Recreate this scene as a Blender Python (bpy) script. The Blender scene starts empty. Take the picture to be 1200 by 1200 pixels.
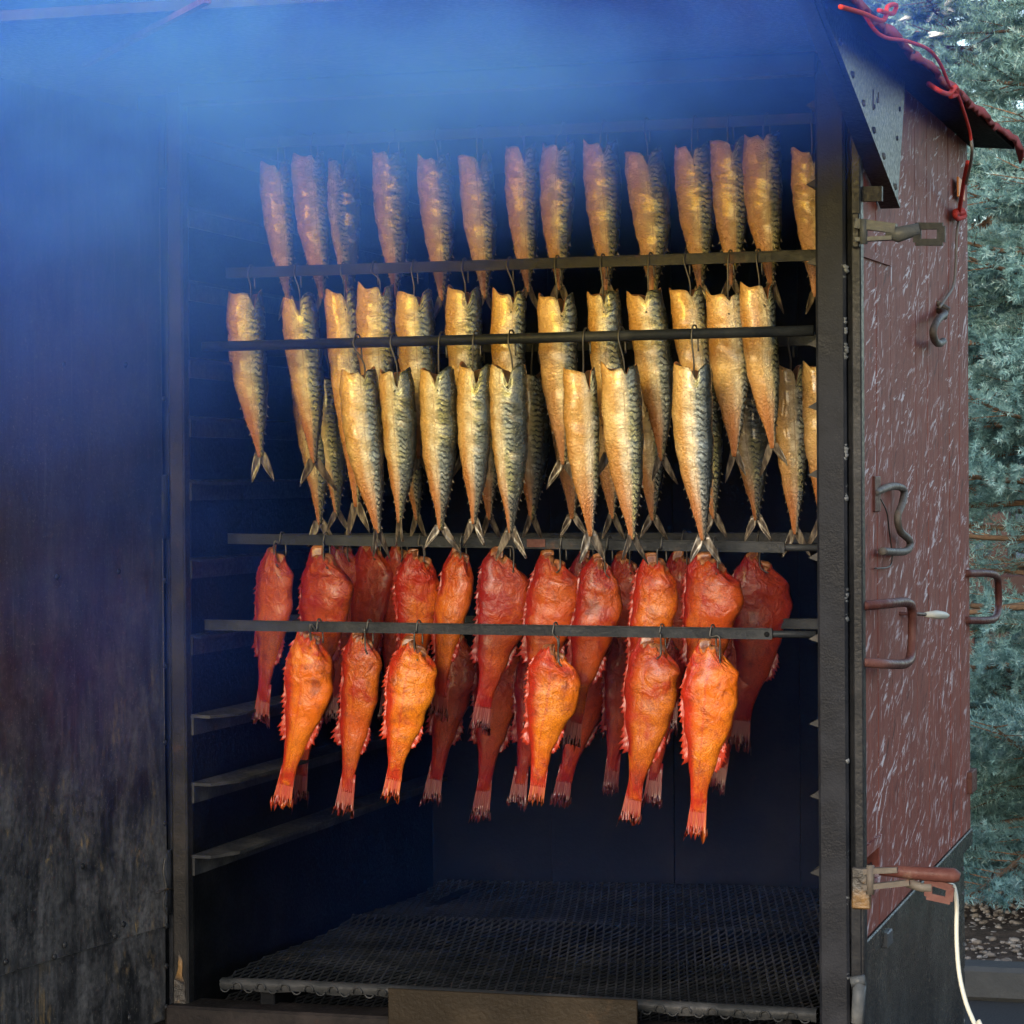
import bpy, math, random
import numpy as np
from mathutils import Vector, Matrix
R = math.radians
rng = random.Random(7)
nrg = np.random.default_rng(7)
sc = bpy.context.scene
col = sc.collection

# ------------------------------------------------------------------ camera
YAW, PIT, ROL, FPX = .2842, .0116, -.0070, 3163.8
CAM = Vector((1.6822, -3.9299, 1.4870))
cF = Vector((-math.sin(YAW)*math.cos(PIT), math.cos(YAW)*math.cos(PIT), -math.sin(PIT)))
_r = Vector((math.cos(YAW), math.sin(YAW), 0)); _u = _r.cross(cF)
cR = _r*math.cos(ROL) + _u*math.sin(ROL); cU = -_r*math.sin(ROL) + _u*math.cos(ROL)
cam_d = bpy.data.cameras.new('camera'); cam = bpy.data.objects.new('camera', cam_d); col.objects.link(cam)
cam.matrix_world = Matrix(((cR.x, cU.x, -cF.x, CAM.x), (cR.y, cU.y, -cF.y, CAM.y), (cR.z, cU.z, -cF.z, CAM.z), (0, 0, 0, 1)))
cam_d.sensor_width = 36; cam_d.sensor_height = 36; cam_d.lens = FPX/1200*36
cam_d.clip_start = .05; cam_d.clip_end = 3000
sc.camera = cam

# ------------------------------------------------------------------ sky, sun, exposure
SUN_EL, SUN_AZ = R(20), R(186)          # the light comes from behind the camera; azimuth from +Y, clockwise
w = bpy.data.worlds.new('World'); sc.world = w; w.use_nodes = True
nt = w.node_tree; nt.nodes.clear()
sky = nt.nodes.new('ShaderNodeTexSky'); sky.sky_type = 'NISHITA'; sky.sun_disc = False
sky.sun_elevation = SUN_EL; sky.sun_rotation = SUN_AZ
sky.air_density = 1.0; sky.dust_density = 1.6; sky.ozone_density = 1.0
bg = nt.nodes.new('ShaderNodeBackground'); bg.inputs['Strength'].default_value = .15
wo = nt.nodes.new('ShaderNodeOutputWorld')
nt.links.new(sky.outputs[0], bg.inputs[0]); nt.links.new(bg.outputs[0], wo.inputs[0])
sd = bpy.data.lights.new('sun', 'SUN'); sd.energy = .6; sd.angle = R(18); sd.color = (.95, .98, 1.)
sun = bpy.data.objects.new('sun', sd); col.objects.link(sun)
sdir = Vector((math.sin(SUN_AZ)*math.cos(SUN_EL), math.cos(SUN_AZ)*math.cos(SUN_EL), math.sin(SUN_EL)))
sun.rotation_euler = sdir.to_track_quat('Z', 'Y').to_euler(); sun.location = sdir*30
vs = sc.view_settings
vs.view_transform = 'Standard'; vs.look = 'None'; vs.gamma = 1; vs.use_curve_mapping = False
vs.exposure = 1.5
cy = sc.cycles
cy.use_denoising = True; cy.max_bounces = 5; cy.diffuse_bounces = 3; cy.glossy_bounces = 3
cy.transmission_bounces = 4; cy.volume_bounces = 2; cy.transparent_max_bounces = 8
cy.volume_step_rate = 3.0; cy.volume_max_steps = 64

# ------------------------------------------------------------------ pixel -> place
def ray(u, v): return cF + cR*((u-600)/FPX) - cU*((v-600)/FPX)
def at(u, v, Y): d = ray(u, v); return CAM + d*((Y-CAM.y)/d.y)
def atx(u, v, X): d = ray(u, v); return CAM + d*((X-CAM.x)/d.x)
def atz(u, v, Z): d = ray(u, v); return CAM + d*((Z-CAM.z)/d.z)
def atplane(u, v, P, n): d = ray(u, v); return CAM + d*((P-CAM).dot(n)/d.dot(n))

# ------------------------------------------------------------------ materials
class NT:
    def __init__(s, name):
        s.m = bpy.data.materials.new(name); s.m.use_nodes = True
        s.t = s.m.node_tree; s.t.nodes.clear()
        s.out = s.t.nodes.new('ShaderNodeOutputMaterial')
    def n(s, typ, **k):
        nd = s.t.nodes.new('ShaderNode'+typ)
        for a, b in k.items(): setattr(nd, a, b)
        return nd
    def L(s, a, b): s.t.links.new(a, b)
    def setin(s, nd, i, v):
        if v is None: return
        if hasattr(v, 'is_linked'): s.L(v, nd.inputs[i])
        else:
            if isinstance(v, tuple) and len(v) == 3 and nd.inputs[i].type == 'RGBA': v = v+(1,)
            nd.inputs[i].default_value = v
    def coord(s, scale=(1, 1, 1), kind='Object', rot=(0, 0, 0), loc=(0, 0, 0)):
        c = s.n('TexCoord'); m = s.n('Mapping'); s.L(c.outputs[kind], m.inputs[0])
        m.inputs['Scale'].default_value = scale; m.inputs['Rotation'].default_value = rot; m.inputs['Location'].default_value = loc
        return m.outputs[0]
    def world(s, scale=(1, 1, 1)):
        g = s.n('NewGeometry'); m = s.n('Mapping'); s.L(g.outputs['Position'], m.inputs[0]); m.inputs['Scale'].default_value = scale
        return m.outputs[0]
    def noise(s, vec=None, scale=5, detail=4, rough=.55, dist=0, out='Fac', w=None):
        nd = s.n('TexNoise')
        if w is not None: nd.noise_dimensions = '4D'; s.setin(nd, 'W', w)
        if vec is not None: s.L(vec, nd.inputs['Vector'])
        nd.inputs['Scale'].default_value = scale; nd.inputs['Detail'].default_value = detail
        nd.inputs['Roughness'].default_value = rough; nd.inputs['Distortion'].default_value = dist
        return nd.outputs[out]
    def vor(s, vec, scale, feature='F1', out='Distance'):
        nd = s.n('TexVoronoi', feature=feature); s.L(vec, nd.inputs['Vector']); nd.inputs['Scale'].default_value = scale
        return nd.outputs[out]
    def ramp(s, v, a, b, lo=0, hi=1, smooth=True):
        nd = s.n('MapRange'); nd.interpolation_type = 'SMOOTHSTEP' if smooth else 'LINEAR'
        s.setin(nd, 0, v)
        for i, x in zip((1, 2, 3, 4), (a, b, lo, hi)): s.setin(nd, i, x)
        return nd.outputs[0]
    def math(s, op, a, b=None, c=None):
        nd = s.n('Math', operation=op); s.setin(nd, 0, a); s.setin(nd, 1, b); s.setin(nd, 2, c); return nd.outputs[0]
    def mix(s, f, a, b, mode='MIX'):
        nd = s.n('Mix', data_type='RGBA', blend_type=mode)
        s.setin(nd, 0, f); s.setin(nd, 6, a); s.setin(nd, 7, b); return nd.outputs[2]
    def attr(s, name):
        nd = s.n('Attribute'); nd.attribute_name = name; return nd.outputs['Fac']
    def rand(s): return s.n('ObjectInfo').outputs['Random']
    def bump(s, h, strength=.3, dist=.01, prev=None):
        nd = s.n('Bump'); nd.inputs['Strength'].default_value = strength; nd.inputs['Distance'].default_value = dist
        s.L(h, nd.inputs['Height'])
        if prev is not None: s.L(prev, nd.inputs['Normal'])
        return nd.outputs[0]
    def done(s, color, rough=.5, metal=0., bump=None, coat=0., spec=.5, trans=None, coat_rough=.15):
        b = s.n('BsdfPrincipled')
        s.setin(b, 'Base Color', color); s.setin(b, 'Roughness', rough); s.setin(b, 'Metallic', metal)
        s.setin(b, 'Coat Weight', coat); s.setin(b, 'Coat Roughness', coat_rough); s.setin(b, 'Specular IOR Level', spec)
        if bump is not None: s.L(bump, b.inputs['Normal'])
        sh = b.outputs[0]
        if trans:
            t = s.n('BsdfTranslucent'); s.setin(t, 0, color); mx = s.n('MixShader'); mx.inputs[0].default_value = trans
            s.L(sh, mx.inputs[1]); s.L(t.outputs[0], mx.inputs[2]); sh = mx.outputs[0]
        s.L(sh, s.out.inputs[0]); return s.m

M = {}
def make_mats():
    # sooty black steel, tar specks and a little brown grease
    def steel(name, base, hi, rust, rough=(.35, .62), streak=.35, spec=.10):
        k = NT(name); p = k.world()
        n1 = k.noise(p, 9, 6, .62); n2 = k.noise(p, 140, 3, .6); st = k.noise(k.world((26, 26, 1.6)), 1.6, 5, .6)
        c = k.mix(k.ramp(n1, .42, .68), base, hi)
        c = k.mix(k.math('MULTIPLY', k.ramp(st, .5, .72), streak), c, hi)
        c = k.mix(k.math('MULTIPLY', k.ramp(k.noise(p, 17, 6, .7), .6, .74), .7), c, rust)
        r = k.ramp(n2, .3, .7, rough[0], rough[1])
        b = k.bump(n2, .35, .0025); b = k.bump(n1, .25, .012, b)
        M[name] = k.done(c, r, 0, b, spec=spec)
    steel('steel', (.008, .0088, .011), (.020, .021, .024), (.035, .02, .012))
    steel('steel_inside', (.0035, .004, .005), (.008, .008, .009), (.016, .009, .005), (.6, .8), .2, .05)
    steel('steel_post', (.010, .011, .013), (.024, .025, .028), (.035, .022, .014), (.28, .5), .2)
    steel('steel_bar', (.010, .012, .015), (.024, .026, .029), (.07, .03, .018), (.38, .6), .1)
    steel('rail_steel', (.024, .024, .025), (.060, .056, .052), (.075, .048, .032), (.45, .7), .1)
    steel('grate_steel', (.014, .015, .016), (.036, .036, .037), (.07, .05, .035), (.35, .6), .1)
    steel('jamb_steel', (.011, .0105, .0105), (.027, .024, .022), (.045, .026, .015), (.4, .65), .2)
    steel('old_iron', (.085, .072, .060), (.18, .16, .13), (.13, .05, .025), (.35, .6), .1)
    steel('red_iron', (.065, .022, .018), (.12, .055, .045), (.14, .09, .065), (.3, .55), .2)
    steel('sheet_grey', (.014, .015, .015), (.045, .045, .041), (.06, .05, .032), (.2, .36), .6)
    steel('wing_sheet', (.007, .014, .017), (.014, .024, .028), (.05, .045, .04), (.3, .5), .3)
    steel('sill_iron', (.008, .007, .007), (.020, .016, .015), (.055, .024, .016), (.5, .75), .0)
    steel('plate_iron', (.012, .0085, .005), (.021, .015, .009), (.036, .022, .012), (.4, .6), .1)
    steel('bolt_steel', (.05, .055, .06), (.13, .135, .14), (.07, .05, .035), (.25, .45), 0)
    # speckled post: tar blisters
    k = NT('tar_post'); p = k.world(); v = k.vor(p, 330); n1 = k.noise(p, 12, 5, .6)
    sp = k.ramp(v, .12, .26, 1, 0); sp = k.math('MULTIPLY', sp, k.ramp(k.noise(p, 40, 2), .5, .6))
    c = k.mix(k.ramp(n1, .4, .7), (.008, .009, .012), (.018, .019, .023)); c = k.mix(k.math('MULTIPLY', sp, .5), c, (.07, .07, .07))
    b = k.bump(v, .16, .002); b = k.bump(k.noise(p, 60, 3), .3, .004, b)
    M['tar_post'] = k.done(c, k.ramp(n1, .3, .7, .4, .65), 0, b, spec=.08)
    # door: black with long greasy runs, paler and browner towards the bottom
    k = NT('door_sheet'); p = k.world(); g = k.n('SeparateXYZ'); k.L(p, g.inputs[0])
    wv = k.n('VectorMath', operation='ADD'); k.L(k.world(), wv.inputs[0]); nz = k.n('TexNoise'); k.L(p, nz.inputs['Vector']); nz.inputs['Scale'].default_value = 3.5
    sub = k.n('VectorMath', operation='MULTIPLY_ADD'); k.L(nz.outputs['Color'], sub.inputs[0]); sub.inputs[1].default_value = (0, .05, .5); sub.inputs[2].default_value = (0, 0, 0); k.L(sub.outputs[0], wv.inputs[1])
    def sv(a_, b_): mm = k.n('Mapping'); k.L(wv.outputs[0], mm.inputs[0]); mm.inputs['Scale'].default_value = (a_, a_, b_); return mm.outputs[0]
    st = k.noise(sv(10, 3.4), 1.5, 10, .74, .4); st2 = k.noise(sv(30, 9.), 1.5, 7, .72, .3); bl = k.noise(p, 4.2, 9, .7); gr = k.noise(p, 85, 4, .65)
    low = k.ramp(g.outputs[2], .75, 1.6, 1, .14)
    f = k.math('MULTIPLY', k.math('ADD', k.math('MULTIPLY', k.ramp(st, .44, .64), .55), k.math('MULTIPLY', k.ramp(bl, .42, .62), .55)), k.math('MULTIPLY', low, k.ramp(gr, .3, .65, .35, 1)))
    c = k.mix(f, (.005, .006, .008), (.125, .118, .115))
    f2 = k.math('MULTIPLY', k.ramp(st2, .54, .70), k.math('MULTIPLY', low, k.ramp(k.noise(p, 6, 6, .65), .48, .64)))
    c = k.mix(f2, c, (.30, .19, .065))
    f3 = k.math('MULTIPLY', k.ramp(k.noise(k.world((120, 120, 3.0)), 1.2, 3), .60, .72), .35); c = k.mix(f3, c, (.085, .085, .09))
    c = k.mix(k.math('MULTIPLY', k.ramp(k.noise(p, 260, 2), .62, .70), .6), c, (.13, .115, .09))
    b = k.bump(bl, .15, .008); b = k.bump(k.noise(p, 160, 3), .2, .0015, b)
    M['door_sheet'] = k.done(c, k.ramp(st2, .3, .7, .34, .62), 0, b)
    # red-brown paint with brush strokes, pale chips and painted-in wet glints
    k = NT('red_paint'); p = k.world()
    a = k.noise(k.world((30, 30, 3)), 2, 6, .62); big = k.noise(p, 3.2, 4)
    def slant(ang, sy, sz):
        m1 = k.n('Mapping'); k.L(k.world(), m1.inputs[0]); m1.inputs['Rotation'].default_value = (R(ang), 0, 0)
        m2 = k.n('Mapping'); k.L(m1.outputs[0], m2.inputs[0]); m2.inputs['Scale'].default_value = (3, sy, sz); return m2.outputs[0]
    s1 = k.noise(slant(-14, 7, 60), 1.4, 5, .68, .25); s2 = k.noise(slant(-36, 9, 55), 1.4, 5, .68, .25); s3 = k.noise(slant(-80, 10, 60), 1.6, 3, .5, .4)
    c = k.mix(k.ramp(a, .35, .7), (.165, .037, .024), (.24, .066, .044)); c = k.mix(k.ramp(big, .4, .7, 0, .5), c, (.175, .054, .040))
    dens = k.ramp(k.noise(p, 4.5, 5, .65), .36, .60, .05, 1)
    chip_glint = k.math('MULTIPLY', k.ramp(s1, .585, .65), dens); chip_glint2 = k.math('MULTIPLY', k.ramp(s2, .59, .65), dens); chip_glint3 = k.math('MULTIPLY', k.ramp(s3, .66, .70), .9)
    c = k.mix(k.math('MAXIMUM', k.math('MAXIMUM', chip_glint, chip_glint2), chip_glint3), c, (.62, .53, .53))
    c = k.mix(k.math('MULTIPLY', k.ramp(s2, .33, .42, 1, 0), .8), c, (.05, .014, .013))
    b = k.bump(s1, .2, .008); b = k.bump(s2, .2, .008, b)
    M['red_paint'] = k.done(c, .6, 0, b, spec=.12)
    k = NT('red_felt'); p = k.world(); c = k.mix(k.noise(p, 20, 5), (.30, .045, .04), (.16, .03, .028)); M['red_felt'] = k.done(c, .75, 0, k.bump(k.noise(p, 60, 4), .4, .005), spec=.1)
    k = NT('rope_red'); c = k.mix(k.noise(k.world(), 60), (.58, .055, .04), (.40, .04, .03)); M['rope_red'] = k.done(c, .8, spec=.1)
    k = NT('cord_grey'); M['cord_grey'] = k.done(k.mix(k.noise(k.world(), 50), (.14, .12, .10), (.22, .19, .15)), .7)
    k = NT('orange_tag'); M['orange_tag'] = k.done(k.mix(k.noise(k.world(), 30), (.72, .23, .03), (.6, .16, .02)), .5)
    k = NT('white_cable'); M['white_cable'] = k.done(k.mix(k.noise(k.world(), 14), (.52, .50, .41), (.40, .38, .31)), .45)
    k = NT('wire'); M['wire'] = k.done(k.mix(k.noise(k.world(), 40), (.030, .029, .028), (.075, .068, .06)), .4, .6)
    k = NT('ochre'); p = k.world(); M['ochre'] = k.done(k.mix(k.ramp(k.noise(p, 25, 5), .45, .7), (.012, .010, .009), (.13, .065, .014)), .5, 0, k.bump(k.noise(p, 50, 4), .6, .008))
    # mackerel: golden belly, pale flank line, striped blue-silver back
    k = NT('mackerel_skin'); fu, fs, fh = k.attr('fu'), k.attr('fs'), k.attr('fh')
    o = k.coord(); n1 = k.noise(o, 55, 4, .6, 0, 'Fac', k.math('MULTIPLY', fh, 19.)); n2 = k.noise(o, 14, 4, .6, 0, 'Fac', k.math('MULTIPLY', fh, 31.))
    gold = k.mix(k.ramp(n2, .35, .68), (.38, .185, .040), (.52, .335, .125))
    gold = k.mix(k.math('MULTIPLY', k.ramp(fs, .35, .95), .85), gold, (.30, .085, .018))
    gold = k.mix(k.math('MULTIPLY', k.ramp(fs, .0, .25, 1, 0), .5), gold, (.66, .40, .14))
    gold = k.mix(k.ramp(fu, -.85, -1.0, 0, .35), gold, (.40, .16, .03))
    gold = k.mix(k.math('MULTIPLY', k.ramp(fh, .62, 1.), .55), gold, (.66, .50, .38))  # high fh: pale pink smoke haze painted into the gold
    side = k.mix(k.ramp(n1, .3, .7), (.40, .30, .165), (.60, .52, .38))
    side = k.mix(k.ramp(fs, .5, .95), side, (.35, .14, .05))
    c = k.mix(k.ramp(k.math('ADD', fu, k.math('MULTIPLY', n2, .25)), -.28, .16), gold, side)
    back = k.mix(k.ramp(n1, .3, .7), (.11, .135, .14), (.31, .35, .36)); back = k.mix(k.ramp(fs, .55, 1), back, (.20, .16, .11))
    back = k.mix(k.math('MULTIPLY', k.ramp(n2, .45, .6), .55), back, (.36, .33, .10))
    cv = k.n('CombineXYZ'); k.L(k.math('MULTIPLY', fu, 2.2), cv.inputs[0]); k.L(k.math('MULTIPLY', fs, 7.), cv.inputs[1]); k.L(k.math('MULTIPLY', fh, 37.), cv.inputs[2])
    wob = k.noise(cv.outputs[0], 1.5, 3, .5)
    ph = k.math('ADD', k.math('MULTIPLY', fs, 178.), k.math('ADD', k.math('MULTIPLY', wob, 13.), k.math('MULTIPLY', k.math('SINE', k.math('MULTIPLY', fu, 6.)), 1.0)))
    stripe = k.ramp(k.math('SINE', ph), .05, .6)
    stripe = k.math('MULTIPLY', k.math('MULTIPLY', stripe, k.ramp(k.math('ADD', fu, k.math('MULTIPLY', wob, .4)), .30, .75)), k.ramp(n1, .25, .5, .45, 1))
    stripe = k.math('MAXIMUM', stripe, k.ramp(fu, .42, .92, 0, .94))  # back edge: its own dark colour plus painted volume shading
    bm = k.ramp(k.math('ADD', fu, k.math('MULTIPLY', wob, .3)), .20, .60)
    c = k.mix(bm, c, back)
    c = k.mix(k.math('MULTIPLY', k.ramp(k.math('ABSOLUTE', k.math('SUBTRACT', fu, .12)), .012, .05, 1, 0), k.ramp(n1, .4, .6, .1, .5)), c, (.16, .085, .04))
    c = k.mix(k.math('MULTIPLY', stripe, .94), c, (.012, .018, .022))
    c = k.mix(k.ramp(k.noise(o, 240, 2), .70, .75, 0, .6), c, (.05, .025, .012))
    cw = k.n('CombineXYZ'); k.L(k.math('MULTIPLY', fu, 3.), cw.inputs[0]); k.L(k.math('MULTIPLY', fs, 34.), cw.inputs[1]); k.L(k.math('MULTIPLY', fh, 11.), cw.inputs[2])
    wr = k.noise(cw.outputs[0], 1.8, 4, .6, .6)
    b = k.bump(wr, .7, .006); b = k.bump(n2, .5, .008, b)
    M['mackerel_skin'] = k.done(c, k.ramp(n1, .3, .7, .16, .34), k.math('ADD', .22, k.math('MULTIPLY', bm, .3)), b, .5, .6, None, .10)
    k = NT('mackerel_fin'); fu, fs = k.attr('fu'), k.attr('fs'); o = k.coord()
    r = k.noise(k.coord((200, 60, 40)), 1, 4, .6)
    M['mackerel_fin'] = k.done(k.mix(k.ramp(r, .4, .65), (.05, .038, .030), (.20, .165, .125)), .28, .15, k.bump(r, .5, .002), .3, .5, .15)
    k = NT('dark_flesh'); o = k.coord(); n = k.noise(o, 120, 4)
    M['dark_flesh'] = k.done(k.mix(n, (.030, .016, .012), (.085, .045, .03)), .35, 0, k.bump(n, .6, .004))
    k = NT('cut_flesh'); o = k.coord(); n = k.noise(o, 90, 4)
    M['cut_flesh'] = k.done(k.mix(k.ramp(n, .35, .65), (.10, .025, .012), (.28, .11, .035)), .45, 0, k.bump(n, .6, .004), .1)
    # redfish: deep red back and tail, orange to amber flank, fine scales
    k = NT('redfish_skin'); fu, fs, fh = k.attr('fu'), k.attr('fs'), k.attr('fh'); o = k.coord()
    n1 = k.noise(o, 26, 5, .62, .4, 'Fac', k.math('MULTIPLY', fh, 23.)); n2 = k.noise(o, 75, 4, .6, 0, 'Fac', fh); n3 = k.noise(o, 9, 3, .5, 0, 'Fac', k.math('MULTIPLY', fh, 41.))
    org = k.mix(fh, (.17, .0075, .006), (.52, .105, .004)); red = k.mix(fh, (.11, .003, .005), (.34, .018, .006)); drk = k.mix(fh, (.06, .004, .006), (.13, .018, .005))  # low fh end darkened: rear-row shade painted into the skin colour
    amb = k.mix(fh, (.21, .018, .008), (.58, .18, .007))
    c = k.mix(k.ramp(n3, .36, .62), org, amb)
    c = k.mix(k.ramp(k.math('ADD', fu, k.math('MULTIPLY', n1, .7)), .12, -.45), c, red)
    c = k.mix(k.math('MULTIPLY', k.ramp(fs, .30, .0), k.ramp(n1, .35, .6)), c, red)
    c = k.mix(k.math('MULTIPLY', k.ramp(fs, .62, .95), k.ramp(n1, .36, .56)), c, red)
    c = k.mix(k.ramp(n1, .54, .72, 0, .8), c, drk)
    c = k.mix(k.ramp(n2, .52, .72, 0, .6), c, drk)
    lat = k.ramp(k.math('ABSOLUTE', k.math('SUBTRACT', fu, -.12)), .02, .06, 1, 0); c = k.mix(k.math('MULTIPLY', lat, .35), c, red)
    c = k.mix(k.ramp(k.noise(o, 210, 2), .68, .74, 0, .7), c, (.06, .012, .008))
    sca = k.vor(k.coord((1, 1, 1.25)), 400); c = k.mix(k.math('MULTIPLY', k.ramp(sca, .30, .62), k.ramp(n3, .35, .6, .08, .42)), c, drk)
    pat = k.noise(o, 17, 4, .6, .6, 'Fac', k.math('MULTIPLY', fh, 67.)); c = k.mix(k.math('MULTIPLY', k.ramp(pat, .52, .66, 0, .75), k.ramp(fh, .4, 1., 1, .35)), c, red); c = k.mix(k.math('MULTIPLY', k.ramp(pat, .40, .30), .6), c, amb)
    cw = k.n('CombineXYZ'); k.L(k.math('MULTIPLY', fu, 3.5), cw.inputs[0]); k.L(k.math('MULTIPLY', fs, 17.), cw.inputs[1]); k.L(k.math('MULTIPLY', fh, 57.), cw.inputs[2])
    wr = k.noise(cw.outputs[0], .75, 4, .5, .8); wr = k.math('MULTIPLY', wr, k.ramp(fs, .05, .5, 1, .25))
    b = k.bump(wr, .7, .012); b = k.bump(sca, .22, .0014, b); b = k.bump(n3, .4, .02, b)
    M['redfish_skin'] = k.done(c, k.ramp(n2, .3, .7, .27, .46), 0, b, .12, .22, None, .12)
    k = NT('redfish_fin'); fh, fs = k.attr('fh'), k.attr('fs'); r = k.noise(k.coord((300, 50, 16)), 1, 3, .6)
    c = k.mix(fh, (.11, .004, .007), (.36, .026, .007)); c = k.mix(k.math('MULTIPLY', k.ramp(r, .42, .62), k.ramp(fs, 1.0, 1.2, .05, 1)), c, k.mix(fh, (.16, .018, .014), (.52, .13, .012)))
    c = k.mix(k.math('MULTIPLY', k.ramp(fs, 1.0, 1.2), k.mix(fh, (.85, .85, .85), (.12, .12, .12))), c, (.05, .010, .014))
    M['redfish_fin'] = k.done(c, .36, 0, k.bump(r, .7, .003), .2, .5, .08)
    # surroundings
    k = NT('asphalt'); p = k.world(); M['asphalt'] = k.done(k.mix(k.noise(p, 3, 8, .7), (.014, .014, .015), (.035, .034, .033)), .75, 0, k.bump(k.noise(p, 120, 4), .5, .01))
    k = NT('soil'); p = k.world(); n = k.noise(p, 9, 8, .7); M['soil'] = k.done(k.mix(k.ramp(n, .35, .65), (.05, .034, .024), (.15, .10, .07)), .9, 0, k.bump(k.noise(p, 45, 6, .7), 1, .03))
    k = NT('pebble'); a = k.attr('fh'); c = k.mix(k.ramp(a, 0, .5), (.09, .07, .05), (.28, .24, .20)); c = k.mix(k.ramp(a, .6, 1), c, (.46, .44, .43)); M['pebble'] = k.done(k.mix(k.noise(k.world(), 60), c, (.22, .18, .15)), .65)
    k = NT('concrete'); p = k.world(); M['concrete'] = k.done(k.mix(k.noise(p, 14, 6), (.03, .033, .034), (.065, .066, .065)), .8, 0, k.bump(k.noise(p, 60, 4), .4, .01))
    k = NT('brown_wood'); p = k.world((8, 8, 60)); n = k.noise(p, 1, 5); M['brown_wood'] = k.done(k.mix(n, (.040, .016, .013), (.085, .034, .028)), .6, 0, k.bump(n, .4, .004))
    k = NT('galvanised'); p = k.world(); M['galvanised'] = k.done(k.mix(k.vor(p, 30, out='Color'), (.36, .38, .40), (.30, .32, .34)), .5, .5)
    k = NT('bark'); p = k.world(); n = k.noise(p, 40, 6); M['bark'] = k.done(k.mix(n, (.09, .05, .03), (.22, .13, .07)), .85, 0, k.bump(n, .8, .01))
    k = NT('needles'); a = k.attr('fh'); c = k.mix(k.ramp(a, 0, .6), (.065, .15, .145), (.20, .36, .355)); c = k.mix(k.ramp(a, .55, 1), c, (.42, .55, .53)); M['needles'] = k.done(c, .5, 0, None, 0, .4, .2)
    k = NT('snow'); p = k.world(); M['snow'] = k.done(k.mix(k.noise(p, 20), (.80, .82, .86), (.88, .89, .9)), .6, 0, k.bump(k.noise(p, 70, 4), .5, .01))
    k = NT('wall_pale'); p = k.world(); M['wall_pale'] = k.done(k.mix(k.noise(p, 3, 5), (.45, .44, .42), (.55, .54, .52)), .8)
make_mats()

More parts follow.
